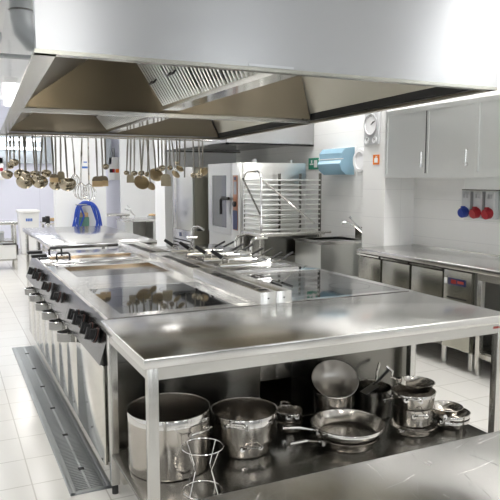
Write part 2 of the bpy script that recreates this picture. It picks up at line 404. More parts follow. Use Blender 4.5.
# ------------------------------------------------------------------ worktable at the near end of the island
TX0, TX1, TY0, TY1 = .67, 2.655, 2.385, 3.165
wt = thing('steel_worktable', 'large stainless worktable with pots on its lower shelf', 'worktable', (1.66, 2.78, 0))
MB().box(TX0, TX1, TY0, TY1, .855, .90, .006, 3).build('tabletop', M['steel_top'], wt)
m = MB()
for (a, b, c, d) in ((TX0 + .03, TX1 - .03, TY0 + .025, TY0 + .045), (TX0 + .03, TX1 - .03, TY1 - .045, TY1 - .025), (TX0 + .025, TX0 + .045, TY0 + .025, TY1 - .025), (TX1 - .045, TX1 - .025, TY0 + .025, TY1 - .025)):
    m.box(a, b, c, d, .80, .857)
m.build('apron', M['steel'], wt)
for x in (TX0 + .045, TX1 - .045):
    for y in (TY0 + .045, TY1 - .045):
        lg = MB().box(x - .022, x + .022, y - .022, y + .022, .05, .855, .003).build('leg', M['steel'], wt)
        MB().cyl((x, y, 0), (x, y, .05), .016, n=14).build('foot', M['rubber'], lg)
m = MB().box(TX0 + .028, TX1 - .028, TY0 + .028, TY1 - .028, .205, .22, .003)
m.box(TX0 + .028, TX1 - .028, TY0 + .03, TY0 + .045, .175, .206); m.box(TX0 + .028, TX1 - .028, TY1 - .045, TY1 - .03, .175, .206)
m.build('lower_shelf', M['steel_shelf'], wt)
m = MB()   # small red maker mark on the apron
for k in range(5):
    x = 2.555 + k * .013
    m.tube([(x, TY0 + .0235, .826), (x + .004, TY0 + .0235, .838), (x + .008, TY0 + .0235, .828), (x + .011, TY0 + .0235, .834)], .0022, 6)
m.build('maker_mark', M['redmark'], wt)

# foreground table
ft = thing('steel_worktable', 'scratched steel worktable corner nearest the viewer', 'worktable', (1.5, .86, 0))
FX0, FX1, FY0, FY1 = .26, 2.4, .46, 1.262
MB().box(FX0, FX1, FY0, FY1, .86, .90, .005, 3).build('tabletop', M['steel_fg'], ft)
m = MB()
for (a, b, c, d) in ((FX0 + .03, FX1 - .03, FY0 + .03, FY0 + .05), (FX0 + .03, FX1 - .03, FY1 - .05, FY1 - .03), (FX0 + .03, FX0 + .05, FY0 + .03, FY1 - .03), (FX1 - .05, FX1 - .03, FY0 + .03, FY1 - .03)):
    m.box(a, b, c, d, .80, .862)
m.build('apron', M['steel'], ft)
for x in (FX0 + .05, FX1 - .05):
    for y in (FY0 + .05, FY1 - .05):
        MB().box(x - .022, x + .022, y - .022, y + .022, 0, .86, .003).build('leg', M['steel'], ft)
m = MB()   # scratches: hairline grooves catching light
for k in range(60):
    x = random.uniform(.5, 1.7); y = random.uniform(.85, 1.24); a = random.gauss(.9, .5); l = random.uniform(.03, .16)
    p0 = V(x, y, .9002); p1 = V(x + l * math.cos(a), min(y + l * math.sin(a), 1.25), .9002)
    m.tube([p0, (p0 + p1) / 2 + V(.004, -.003, 0), p1], .00025, 4)
m.build('scratch_marks', M['polish'], ft)

# ------------------------------------------------------------------ cook line: six appliances back to back
def ring(c, r, w=.002, n=40):
    m = MB(); c = Vector(c)
    b = m.bm
    o_ = [b.verts.new(c + V(math.cos(2 * PI * k / n) * r, math.sin(2 * PI * k / n) * r, 0)) for k in range(n)]
    i_ = [b.verts.new(c + V(math.cos(2 * PI * k / n) * (r - w), math.sin(2 * PI * k / n) * (r - w), 0)) for k in range(n)]
    for k in range(n): b.faces.new((o_[k], o_[(k + 1) % n], i_[(k + 1) % n], i_[k]))
    return m
XM = 1.58         # left row meets the flue here
def knob(parent, y, side, z=.775):
    # knob on the sloping control panel
    s = side
    xp = .693 if s < 0 else 2.637
    nrm = V(-.94, 0, .34) if s < 0 else V(.94, 0, .34)
    p = V(xp, y, z)
    k = MB().cyl(p, p + nrm * .020, .040, .038, 24); k.cyl(p + nrm * .020, p + nrm * .048, .030, .026, 24)
    t = V(0, .3, 1).normalized(); t = (t - nrm * t.dot(nrm)).normalized(); q = nrm.cross(t)
    c = p + nrm * .045
    k.slab([c - t * .032 - q * .008 + nrm * .018, c + t * .032 - q * .008 + nrm * .018, c + t * .032 + q * .008 + nrm * .018, c - t * .032 + q * .008 + nrm * .018], .03)
    ko = k.build('control_knob', M['black'], parent)
    a = nrm.cross(V(0, 1, 0)).normalized()
    MB().tube([p + nrm * .010 + (V(0, 1, 0) * math.cos(i * PI / 12) + a * math.sin(i * PI / 12)) * (.040) for i in range(24)], .0020, 6, True).build('dial_ring', M['orangered'], ko)
def cup_handle(parent, y, side, z=.612):
    x = .68 if side < 0 else 2.65; s = side
    m = MB(); n = 18; b = m.bm
    # hooped grip: a half-ring band standing out of the door
    for _once in (0,):
        pts_o = [V(x + s * (.006 + .082 * math.sin(PI * i / n) ** .8), y - .066 * math.cos(PI * i / n), 0) for i in range(n + 1)]
        pts_i = [V(x + s * (.006 + .073 * math.sin(PI * i / n) ** .8), y - .056 * math.cos(PI * i / n), 0) for i in range(n + 1)]
        zz0, zz1 = z - .026, z + .026
        R = []
        for po, pi in zip(pts_o, pts_i):
            R.append([b.verts.new((po.x, po.y, zz0)), b.verts.new((po.x, po.y, zz1)), b.verts.new((pi.x, pi.y, zz1)), b.verts.new((pi.x, pi.y, zz0))])
        for A, B in zip(R, R[1:]):
            for k in range(4): b.faces.new((A[k], A[(k + 1) % 4], B[(k + 1) % 4], B[k]))
        b.faces.new(R[0]); b.faces.new(R[-1])
    m.box(min(x, x + s * .010), max(x, x + s * .010), y - .068, y + .068, z - .028, z + .028)
    ho = m.build('handle', M['cup'], parent)
    MB().tube([V(x + s * (.006 + .0775 * math.sin(PI * i / n) ** .8), y - .061 * math.cos(PI * i / n), z + .026) for i in range(n + 1)], .005, 6).build('rolled_edge', M['polish'], ho)
def appliance(name, label, y0, y1, side, doors, knobs, glass=None, pan=None):
    """one floor standing unit of the line; side -1 faces the left aisle, +1 the right aisle"""
    cx = 1.13 if side < 0 else 2.22
    t = thing(name, label, 'cooking range', (cx, (y0 + y1) / 2, 0))
    g = .002; a, b = y0 + g, y1 - g
    if side < 0: xf, xb, xt = .70, XM - .002, .735
    else: xf, xb, xt = 2.632, 1.782, 2.595
    x0, x1 = min(xf, xb), max(xf, xb)
    MB().box(x0, x1, a, b, .14, .66).build('body', M['steel_dark'], t)  # dark steel carries the deep shade behind the worktable in its colour
    # plinth
    px0, px1 = (x0 + .075, x1) if side < 0 else (x0, x1 - .075)
    MB().box(px0, px1, a, b, 0.0, .14).build('plinth', M['steel_door'], t)
    # head with sloping control panel
    xl = .665 if side < 0 else 2.665
    prof = [(xl, a, .665), (xt, a, .880), (xb, a, .880), (xb, a, .661), (xl, a, .661)]
    MB().extr(prof, None, (0, b - a, 0)).build('control_panel', M['steel_panel'], t)
    # worktop, with a real opening where a pan is sunk in
    xa = xt - .022 if side < 0 else xb
    xz = xb if side < 0 else 2.662
    def top_with_hole(h):
        m = MB()
        if h is None: m.box(xa, xz, a, b, .880, .9005, .004)
        else:
            hx0, hx1, hy0, hy1 = h
            m.box(xa, hx0, a, b, .880, .9005); m.box(hx1, xz, a, b, .880, .9005)
            m.box(hx0, hx1, a, hy0, .880, .9005); m.box(hx0, hx1, hy1, b, .880, .9005)
        return m.build('worktop', M['steel_cook'], t)
    top_with_hole(glass or pan)
    if glass:
        gx0, gx1, gy0, gy1 = glass
        gp = MB().box(gx0 + .001, gx1 - .001, gy0 + .001, gy1 - .001, .886, .8995).build('ceramic_hob', M['glass'], t)
        for fx in (.27, .74):
            for fy in (.27, .74):
                c = V(gx0 + (gx1 - gx0) * fx, gy0 + (gy1 - gy0) * fy, .9)
                r = ring(c, .135); r2 = ring(c, .10)
                r.build('zone_ring', M['ring'], gp); r2.bm.free()
    if pan:
        x0_, x1_, y0_, y1_ = pan; d = .045
        m = MB()
        m.box(x0_, x1_, y0_, y1_, .880 - d - .005, .880 - d)
        m.slab([(x0_, y0_, .898), (x0_, y1_, .898), (x0_, y1_, .835), (x0_, y0_, .835)], .002)
        m.slab([(x1_, y1_, .898), (x1_, y0_, .898), (x1_, y0_, .835), (x1_, y1_, .835)], .002)
        m.slab([(x0_, y1_, .898), (x1_, y1_, .898), (x1_, y1_, .835), (x0_, y1_, .835)], .002)
        m.slab([(x1_, y0_, .898), (x0_, y0_, .898), (x0_, y0_, .835), (x1_, y0_, .835)], .002)
        m.build('griddle_plate', M['copper'], t)
    xd = .68 if side < 0 else 2.65
    for (d0, d1, hy) in doors:
        dd = MB().box(min(xd, xf), max(xd, xf), d0 + .003, d1 - .003, .125, .655, .003).build('door' if hy else 'front_panel', M['steel_door'], t)
        if hy: cup_handle(dd, hy, side)
    for ky in knobs: knob(t, ky, side)
    return t
Y0, Y1, Y2, Y3 = 3.185, 4.28, 5.38, 6.50
hob_l = appliance('cooking_range', 'near left cooking range with black ceramic hob and four knobs', Y0, Y1, -1,
    [(Y0, 3.92, None), (3.92, Y1, 4.10)], (3.36, 3.50, 3.74, 3.90), glass=(.80, 1.535, 3.27, 4.10))
gri_l = appliance('griddle_range', 'middle left cooking range with sunken browned griddle plate', Y1, Y2, -1,
    [(Y1, 4.63, 4.45), (4.63, 5.0, 4.81), (5.0, Y2, 5.17)], (4.60, 5.06), pan=(.83, 1.54, 4.66, 5.26))
fry_l = appliance('fryer_range', 'far left cooking unit with lidded fryer wells and two black knobs', Y2, Y3, -1,
    [(Y2, 5.75, 5.58), (5.75, 6.1, 5.92), (6.1, Y3, None)], (5.66, 5.96))
hob_r = appliance('cooking_range', 'near right cooking range with wide dark ceramic hob', Y0, Y1, 1,
    [(Y0, 3.72, 3.45), (3.72, Y1, 4.0)], (3.4, 3.6, 3.8, 4.0), glass=(1.82, 2.60, 3.235, 4.24))
bas_r = appliance('fryer_range', 'middle right cooking unit with three basket wells beside the chrome bars', Y1, Y2, 1,
    [(Y1, 4.83, 4.5), (4.83, Y2, 5.1)], (4.5, 5.1))
boil_r = appliance('boiling_range', 'far right cooking unit with upright chrome filling tap', Y2, Y3, 1,
    [(Y2, 5.94, 5.6), (5.94, Y3, 6.2)], (5.6, 6.2))
# fryer well lids and handles on the far left unit
for (y0, y1) in ((5.46, 5.80), (5.84, 6.30)):
    ld = MB().box(.80, 1.52, y0, y1, .901, .914, .004).build('well_lid', M['steel_cook'], fry_l)
    yc = (y0 + y1) / 2 + .04; xa, xb = (.84, .95)
    pts = [(xa, yc, .914), (xa, yc, .955), (xa + .012, yc, .968), (xb - .012, yc, .968), (xb, yc, .955), (xb, yc, .914)]
    MB().tube(pts, .009, 8).build('lid_handle', M['black'], ld)
m = MB().box(.80, 1.53, 5.805, 5.835, .901, .925, .003); m.build('well_divider', M['copper'], fry_l)
for y in (5.98, 6.30):
    p = V(.69, y, .925)
    MB().box(.665, .80, y - .045, y + .045, .906, .934, .008).build('basket_grip', M['black'], fry_l)
# three lift-out basket wells of the middle right unit
for (ya, yb) in ((4.36, 4.66), (4.69, 4.99), (5.02, 5.32)):
    m = MB()
    for (a, b, c, d) in ((1.86, 2.52, ya, ya + .02), (1.86, 2.52, yb - .02, yb), (1.86, 1.88, ya, yb), (2.50, 2.52, ya, yb)): m.box(a, b, c, d, .9008, .916)
    wl = m.build('well_rim', M['steel_cook'], bas_r)
    MB().box(1.88, 2.50, ya + .02, yb - .02, .9008, .904).build('well_bottom', M['steel_dark'], wl)
# filling tap
tp = MB().cyl((2.17, 5.9, .9008), (2.17, 5.9, 1.00), .02, n=14); tp.cyl((2.17, 5.9, 1.0), (2.17, 5.9, 1.11), .013, n=12)
tp.tube([(2.17, 5.9, 1.10), (2.18, 5.88, 1.14), (2.21, 5.82, 1.15), (2.24, 5.76, 1.12)], .012, 10)
tap_ = tp.build('filling_tap', M['chrome'], boil_r)
MB().cyl((2.12, 5.9, 1.04), (2.22, 5.9, 1.04), .016, n=12).build('valve', M['chrome'], tap_)
MB().box(2.22, 2.28, 5.88, 5.92, 1.10, 1.12, .005).build('lever', M['black'], tap_)

# flues down the middle, one per row and unit
def flue(x0, x1, y0, y1, label, slots):
    t = thing('flue_duct', label, 'flue', ((x0 + x1) / 2, (y0 + y1) / 2, .66), 'flue ducts down the middle of the cook line')
    MB().box(x0, x1, y0 + .002, y1 - .002, .45, .968, .003).build('casing', M['steel'], t)
    m = MB(); L = y1 - y0
    for k in range(3 if slots else 0):
        xa = x0 + .022 + k * .021
        m.box(xa, xa + .010, y0 + .14, y0 + L * .58, .9682, .9695)
    if slots: m.box(x0 + .02, x1 - .02, y0 + .05, y0 + .10, .9682, .9695); m.box(x0 + .02, x1 - .02, y0 + L * .62, y0 + L * .66, .9682, .9695)
    if slots:
        m.box(x0 + .02, x1 - .02, y0 + L * .70, y0 + L * .74, .9682, .9695)
        m.build('vent_slots', M['darkgap'], t)
    MB().cyl(((x0 + x1) / 2, y0 + .0025, .93), ((x0 + x1) / 2, y0 - .002, .93), .004, n=10).build('screw', M['darkgap'], t)
for i, (a, b) in enumerate(((Y0, Y1), (Y1, Y2), (Y2, Y3))):
    w = ('next to the worktable', 'between the griddle and the basket wells', 'at the far end of the cook line')[i]
    flue(XM, XM + .099, a, b, 'raised steel flue with dark slots, left row, %s' % w, True)
    flue(XM + .101, XM + .20, a, b, 'raised steel flue with plain top, right row, %s' % w, False)

# fry baskets with chrome front bars across the right row
def basket():
    t = thing('fry_basket', '', 'basket', (0, 0, 0), 'fry baskets on the right row')
    MB().cyl((-.02, 0, .046), (.40, 0, .046), .021, n=16).build('front_bar', M['chrome'], t)
    m = MB()
    for k in range(8):
        x = .03 + k * .055
        m.tube([(x, 0, .045), (x, .03, .012), (x, .24, .012), (x, .27, .05)], .0018, 5)
    for k in range(5):
        y = .03 + k * .052; m.tube([(.03, y, .012), (.42, y, .012)], .0018, 5)
    m.tube([(.02, .005, .05), (.425, .005, .05), (.425, .275, .05), (.02, .275, .05)], .003, 6, True)
    m.build('wire_mesh', M['polish'], t)
    h = MB().tube([(0, .0, .05), (-.01, .0, .09), (.02, .02, .11), (.01, .04, .09)], .004, 6)
    h.build('hook', M['polish'], t)
    for dy in (0, .21):
        ex, ey = (0, 0) if dy else (.07, -.05)
        hd = MB().tube([(.33 + ex, .02 + ey * .3, .05), (.38 + ex, .02 + ey, .062), (.43 + ex, .03 + ey, .078)], .005, 6).build('handle', M['polish'], t)
        MB().cyl((.42 + ex, .028 + ey, .075), (.535 + ex, .06 + ey, .118), .010, n=10).build('grip', M['black'], hd)
    g = MB().tube([(.06, .0, .05), (.06, .02, .09), (.03, .07, .10)], .004, 6).build('handle', M['polish'], t)
    MB().cyl((.030, .04, .095), (-.050, .085, .155), .018, .014, n=12).build('grip', M['black'], g)
    return t
bk0 = basket()
for i, (x, y) in enumerate(((1.83, 4.34), (1.83, 4.68), (1.83, 5.06), (1.83, 5.48))):
    o = bk0 if i == 0 else copy_tree(bk0)
    o.location = (x, y, .9165 if i < 3 else .902)
    o['label'] = 'wire fry basket with chrome bar and black grips, %s' % ('nearest the right hob', 'second from the right hob', 'third from the right hob', 'last one, before the filling tap')[i]

# ------------------------------------------------------------------ floor drain
gd = thing('floor_drain', 'long slotted grey floor drain grate beside the cook line', 'drain', (.60, 4.8, 0))
m = MB()
for (a, b, c, d) in ((.50, .525, 3.18, 6.35), (.69, .715, 3.18, 6.35), (.50, .715, 3.18, 3.20), (.50, .715, 6.33, 6.35)): m.box(a, b, c, d, .0005, .010, .002)
m.build('frame', M['galv'], gd)
MB().box(.505, .71, 3.185, 6.345, .0004, .002).build('channel', M['darkgap'], gd)
seg = 6; L = 3.13 / seg
for s in range(seg):
    m = MB(); y0 = 3.20 + s * L
    n = 26
    for k in range(n):
        y = y0 + L * (k + .1) / n; m.box(.528, .687, y, y + L / n * .55, .003, .009)
    for x in (.530, .605, .680): m.box(x - .005, x + .005, y0 + .004, y0 + L - .004, .003, .0088)
    g = m.build('grate', M['galv'], gd)
    MB().box(.590, .622, y0 + L / 2 - .018, y0 + L / 2 + .018, .0092, .0098).build('lifting_slot', M['darkgap'], g)

# ------------------------------------------------------------------ pots and pans on the lower shelf
ZS = .2205
def loop_handle(c, ang, w=.10, out=.045, r=.0055):
    """two-ended side handle of a pot, standing out at angle ang"""
    ca, sa = math.cos(ang), math.sin(ang); pts = []
    for (t_, o_, z_) in ((-1, -.004, 0), (-.95, .5, .012), (-.7, .9, .02), (0, 1, .022), (.7, .9, .02), (.95, .5, .012), (1, -.004, 0)):
        o = o_ * out; t = t_ * w / 2
        pts.append((c[0] + ca * o - sa * t, c[1] + sa * o + ca * t, c[2] + z_))
    m = MB().tube(pts, r, 8)
    for s in (-1, 1):
        t = s * w / 2; p = V(c[0] - sa * t, c[1] + ca * t, c[2])
        m.cyl(p - V(ca, sa, 0) * .004, p + V(ca, sa, 0) * .006, .013, n=10)
    return m
def pot(name, label, cat, x, y, z, r, h, handles=(), long=None, rim=True, flare=0.0, mat='pot', group='pots and pans on the lower shelf', hz=.72):
    t = thing(name, label, cat, (x, y, z), group)
    rb = r - flare; w = .0025
    prof = [(0, 0), (rb - .012, 0), (rb - .003, .004), (rb, .012), (r, h - .004), (r + .004, h), (r - .001, h + .001), (r - w, h - .006), (rb - w, .012), (rb - .012, .004), (0, .004)]
    MB().lathe(prof, (x, y, z), 48).build('body', M[mat], t)
    if rim:
        MB().lathe([(r + .0004, h - (.045 if h > .1 else .02)), (r + .0012, h - (.044 if h > .1 else .019)), (r + .0016, h - .004), (r + .001, h - .003)], (x, y, z), 48).build('rim_band', M['polish'], t)
    for a in handles:
        a = math.radians(a); loop_handle((x + math.cos(a) * (r - .001), y + math.sin(a) * (r - .001), z + h * hz), a, min(.11, r * .65)).build('handle', M['polish'], t)
    if long:
        a, ln, rise = long; a = math.radians(a); ca, sa = math.cos(a), math.sin(a); zz = z + h * .72
        pts = [(x + ca * (r - .002), y + sa * (r - .002), zz), (x + ca * (r + .04), y + sa * (r + .04), zz + .012), (x + ca * (r + ln * .5), y + sa * (r + ln * .5), zz + .02 + rise * .5), (x + ca * (r + ln), y + sa * (r + ln), zz + .02 + rise)]
        m = MB().tube(pts, .008, 8, rs=[.007, .006, .008, .0095])
        m.box(-.014, .006, -.02, .02, -.016, .016, mat=Matrix.Translation((x + ca * r, y + sa * r, zz)) @ Matrix.Rotation(a, 4, 'Z'))
        m.build('long_handle', M['polish'], t)
    return t
pot('stock_pot', 'biggest deep stock pot at the left end of the shelf', 'pot', .925, 2.865, ZS, .197, .292, (-62, 118))
pot('saute_pan', 'low wide pan underneath the casserole', 'pan', 1.330, 2.87, ZS, .142, .075, (-100, 80), flare=.01, hz=.8, rim=False)
pot('casserole_pot', 'wide casserole pot stacked on a low pan', 'pot', 1.330, 2.87, ZS + .0775, .168, .138, (-128, 52))
pot('frying_pan', 'lower skillet of the front pair', 'pan', 1.85, 2.705, ZS, .168, .055, long=(184, .19, .01), flare=.03, rim=False)
pot('frying_pan', 'upper skillet of the front pair, wide and shallow', 'pan', 1.85, 2.700, ZS + .058, .190, .058, long=(177, .19, .02), flare=.03, rim=True)
pot('sauce_pan', 'lower small saucepan behind the skillet handles', 'pan', 1.665, 3.0, ZS, .075, .055, (-120, 60), flare=.005, rim=False)
pot('sauce_pan', 'upper small saucepan behind the skillet handles', 'pan', 1.665, 3.0, ZS + .057, .075, .055, (-105, 75), flare=.005, rim=True)
pot('tall_pot', 'tall narrow pot with a tilted bowl in its mouth', 'pot', 1.955, 3.0, ZS, .120, .185, (), rim=False)
# tilted bowl leaning in the tall pot's mouth
bw = thing('mixing_bowl', 'steel bowl tilted in the mouth of the tall narrow pot', 'bowl', (1.955, 2.985, ZS + .245), 'pots and pans on the lower shelf')
Rm = Matrix.Rotation(math.radians(-22), 4, 'Z') @ Matrix.Rotation(math.radians(36), 4, 'X')
prof = [(0, -.095), (.06, -.088), (.10, -.058), (.124, -.014), (.131, 0), (.135, .001), (.131, .003), (.121, -.012), (.097, -.055), (.059, -.084), (0, -.091)]
MB().lathe(prof, (1.955, 2.985, ZS + .252), 40, Rm).build('body', M['pot_in'], bw)
pot('tall_pot', 'dark tall pot holding a nest of pans, behind the stacked saucepots', 'pot', 2.22, 3.005, ZS, .118, .165, (-70, 110), rim=False, mat='steel_dark')
pot('sauce_pan', 'small pan resting inside the dark tall pot', 'pan', 2.22, 3.005, ZS + .105, .085, .075, long=(40, .12, .07), rim=False)
bx, by = 2.275, 2.69
pot('frying_pan', 'low pan at the bottom of the saucepot stack', 'pan', bx, by, ZS, .125, .042, long=(205, .05, .0), flare=.02, rim=False)
pot('sauce_pot', 'lower saucepot of the stack', 'pot', bx, by, ZS + .044, .105, .105, (-110, 70), rim=False)
pot('sauce_pot', 'upper saucepot of the stack', 'pot', bx, by, ZS + .1505, .116, .080, (-130, 50), rim=True, flare=.008)
pot('frying_pan', 'topmost shallow pan on the saucepot stack', 'pan', bx + .012, by, ZS + .2325, .100, .045, long=(120, .07, .05), flare=.015, rim=False)
qx, qy = 2.515, 2.655
pot('frying_pan', 'lowest of the three nested pans at the right shelf end', 'pan', qx, qy, ZS, .100, .055, long=(200, .04, .0), flare=.028, rim=True)
pot('frying_pan', 'middle of the three nested pans at the right shelf end', 'pan', qx, qy, ZS + .034, .102, .050, long=(215, .04, .01), flare=.028, rim=True)
pot('frying_pan', 'top one of the three nested pans at the right shelf end', 'pan', qx - .015, qy + .02, ZS + .070, .088, .040, flare=.02, rim=False)
# loose handled pans lying across the tall pot
for (x, y, z, a, lab) in ((2.18, 2.90, ZS + .20, 150, 'black flat spatula lying across the dark tall pot'), ):
    t = thing('black_spatula', lab, 'spatula', (x, y, z))
    MB().cyl((x - .02, y, z + .01), (x + .13, y + .05, z + .075), .009, n=10).build('grip', M['black'], t)
    MB().box(-.05, .05, -.03, .03, -.002, .002, mat=Matrix.Translation((x - .05, y - .01, z)) @ Matrix.Rotation(-.4, 4, 'Y')).build('blade', M['pot_in'], t)
# hourglass wire stand
ws = thing('wire_stand', 'hourglass shaped wire stand in front of the stock pot', 'stand', (.975, 2.545, ZS))
cx, cy = .975, 2.545; R1, R2 = .092, .088; Hh = .205
for (r, z, nm) in ((R1, Hh, 'top_ring'), (R2, .003, 'base_ring')):
    MB().tube([(cx + r * math.cos(2 * PI * k / 32), cy + r * math.sin(2 * PI * k / 32), ZS + z) for k in range(32)], .003, 6, True).build(nm, M['polish'], ws)
for k in range(4):
    a = .5 + k * PI / 2; ca, sa = math.cos(a), math.sin(a)
    MB().tube([(cx + ca * R2, cy + sa * R2, ZS + .003), (cx + ca * .050, cy + sa * .050, ZS + Hh * .52), (cx + ca * R1, cy + sa * R1, ZS + Hh)], .0025, 6).build('leg', M['polish'], ws)

# ------------------------------------------------------------------ far table beyond the cook line
def table(name, label, x0, x1, y0, y1, h, th=.05, legs=((0, 0), (1, 0), (0, 1), (1, 1)), mat='steel_top', shelf=None):
    t = thing(name, label, 'worktable', ((x0 + x1) / 2, (y0 + y1) / 2, 0))
    MB().box(x0, x1, y0, y1, h - th, h, .004).build('tabletop', M[mat], t)
    for (u, v) in legs:
        x = x0 + .05 + (x1 - x0 - .1) * u; y = y0 + .05 + (y1 - y0 - .1) * v
        MB().box(x - .022, x + .022, y - .022, y + .022, 0, h - th, .003).build('leg', M['steel'], t)
    if shelf: MB().box(x0 + .03, x1 - .03, y0 + .03, y1 - .03, shelf - .02, shelf).build('lower_shelf', M['steel'], t)
    return t
table('steel_worktable', 'low shining steel worktable beyond the far end of the cook line', .99, 2.20, 7.16, 9.85, .90, legs=((0, 0), (1, 0), (0, .5), (1, .5), (0, 1), (1, 1)), mat='steel_cook')

# ------------------------------------------------------------------ right side: refrigerated counter
CX = 3.85
rc = thing('refrigerated_counter', 'under-counter refrigerator with three steel doors on the right', 'refrigerated counter', (4.2, 4.7, 0))
MB().box(CX + .03, XR - .005, 3.87, 5.49, .16, .845).build('body', M['steel_dark'], rc)
for (a, b) in ((5.10, 5.48), (4.66, 5.075), (4.22, 4.635)):
    d = MB().box(CX, CX + .032, a + .004, b - .004, .19, .815, .004).build('door', M['steel_fridge'], rc)
    m = MB().extr([(CX + .002, a + .004, .822), (CX - .022, a + .004, .832), (CX - .022, a + .004, .845), (CX - .014, a + .004, .845), (CX + .005, a + .004, .838), (CX + .02, a + .004, .822)], None, (0, b - a - .008, 0))
    m.build('handle', M['polish'], d)
cp = MB().box(CX, CX + .032, 3.885, 4.205, .17, .838, .004).build('compressor_panel', M['steel_fridge'], rc)
m = MB()
for k in range(6): m.box(CX - .003, CX + .004, 3.93, 4.16, .60 - k * .035, .612 - k * .035)
m.build('vent_slots', M['darkgap'], cp)
dp = MB().box(CX - .006, CX + .001, 3.945, 4.150, .715, .775, .003).build('control_panel', M['navy'], cp)
MB().box(CX - .008, CX - .005, 4.05, 4.11, .728, .762).build('display', M['led'], dp)
MB().box(CX - .008, CX - .005, 3.965, 4.035, .735, .757).build('buttons', M['redmark'], dp)
MB().box(CX - .006, CX + .001, 4.165, 4.195, .72, .77, .002).build('switch', M['white'], cp)
for y in (3.92, 4.24, 4.85, 5.42):
    for x in (CX + .07, XR - .08):
        lg = MB().cyl((x, y, .02), (x, y, .16), .028, .028, 14); lg.cyl((x, y, 0), (x, y, .02), .022, n=14); lg.build('leg', M['steel'], rc)
ct = thing('steel_countertop', 'long steel countertop along the right wall over the refrigerator', 'countertop', (4.2, 3.9, .85))
MB().box(CX - .012, XR - .003, 2.3, 5.497, .852, .90, .005, 3).build('slab', M['steel_top'], ct)
MB().box(XR - .018, XR - .003, 2.3, 5.497, .90, .912).build('upstand', M['steel_top'], ct)
MB().box(CX + .01, CX + .03, 2.32, 3.83, .79, .853).build('apron', M['steel'], ct)
for y in (3.81, 2.35):
    for x in (CX + .035, XR - .06):
        lg = MB().box(x - .022, x + .022, y - .022, y + .022, .05, .853, .003).build('leg', M['steel'], ct)
        MB().cyl((x, y, 0), (x, y, .05), .018, n=12).build('foot', M['steel'], lg)
MB().box(CX + .05, XR - .05, 2.36, 3.80, .18, .20).build('lower_shelf', M['steel_dark'], ct)
MB().box(CX + .056, CX + .075, 2.36, 3.80, .14, .185).build('shelf_rail', M['steel'], ct)

# ------------------------------------------------------------------ wall cabinets
def cabinet(label, y0, y1, seam=True):
    t = thing('wall_cabinet', label, 'cabinet', (4.37, (y0 + y1) / 2, 1.62), 'steel wall cabinets')
    x0, x1, z0, z1 = 4.175, XR - .002, 1.62, 2.305
    m = MB().box(x0 + .03, x1, y0, y1, z0 + .002, z1)
    m.build('carcass', M['steel_cab'], t)
    m = MB()
    for (a, b, c, d) in ((y0, y1, z0, z0 + .045), (y0, y1, z1 - .045, z1), (y0, y0 + .03, z0 + .045, z1 - .045), (y1 - .03, y1, z0 + .045, z1 - .045)): m.box(x0, x0 + .032, a, b, c, d)
    m.build('frame', M['steel_cab'], t)
    ym = (y0 + y1) / 2
    for (a, b, off, hy) in ((ym - .015, y1 - .03, .012, ym + .06), (y0 + .03, ym + .01, .018, y0 + .11)):
        d = MB().box(x0 + off, x0 + off + .008, a, b, z0 + .045, z1 - .045).build('sliding_door', M['steel_cab'], t)
        h = MB().tube([(x0 + off, hy, 1.87), (x0 + off - .02, hy, 1.87), (x0 + off - .02, hy, 1.755), (x0 + off, hy, 1.755)], .005, 8)
        h.build('handle', M['polish'], d)
        MB().cyl((x0 + off + .001, hy, 1.735), (x0 + off - .022, hy, 1.735), .014, n=14).build('lock', M['chrome'], d)
    MB().box(x0 + .010, x0 + .026, ym + .012, ym + .024, z0 + .045, z1 - .045).build('dark_seam', M['darkgap'], t)
cabinet('steel wall cabinet with two sliding doors beside the clock', 4.225, 5.495)
cabinet('steel wall cabinet above the sockets, cut by the picture edge', 2.90, 4.2245)

# socket board under the cabinets
sb = thing('socket_board', 'steel plate holding three industrial sockets on the tiled wall', 'socket board', (4.57, 4.45, 1.3))
MB().box(XR - .012, XR - .001, 4.21, 4.74, 1.21, 1.62).build('plate', M['steel_cab'], sb)
MB().box(XR - .05, XR - .012, 4.29, 4.74, 1.50, 1.512).build('ledge', M['steel_dark'], sb)
for i, (y, c, nm) in enumerate(((4.66, 'blue', 'blue'), (4.51, 'red', 'red'), (4.36, 'red', 'red'))):
    lab = ('industrial socket with round blue cover', 'industrial socket with red cover, beside the blue one', 'industrial socket with red cover, farthest from the blue one')[i]
    t = thing('industrial_socket', lab, 'socket', (XR - .04, y, 1.36), 'industrial wall sockets')
    MB().box(XR - .075, XR - .0125, y - .055, y + .055, 1.24, 1.495, .006).build('housing', M['silver'], t)
    cv = MB().cyl((XR - .072, y, 1.295), (XR - .125, y, 1.285), .052, .047, 24); cv.cyl((XR - .125, y, 1.285), (XR - .135, y, 1.283), .040, n=20)
    cv.box(XR - .12, XR - .09, y - .018, y + .018, 1.33, 1.352, .003)
    cv.build('cover', M[c], t)
    MB().box(XR - .080, XR - .074, y - .03, y - .008, 1.43, 1.47, .002).build('switch', M['grey'], t)
    MB().box(XR - .080, XR - .074, y + .008, y + .03, 1.43, 1.47, .002).build('switch', M['grey'], t)

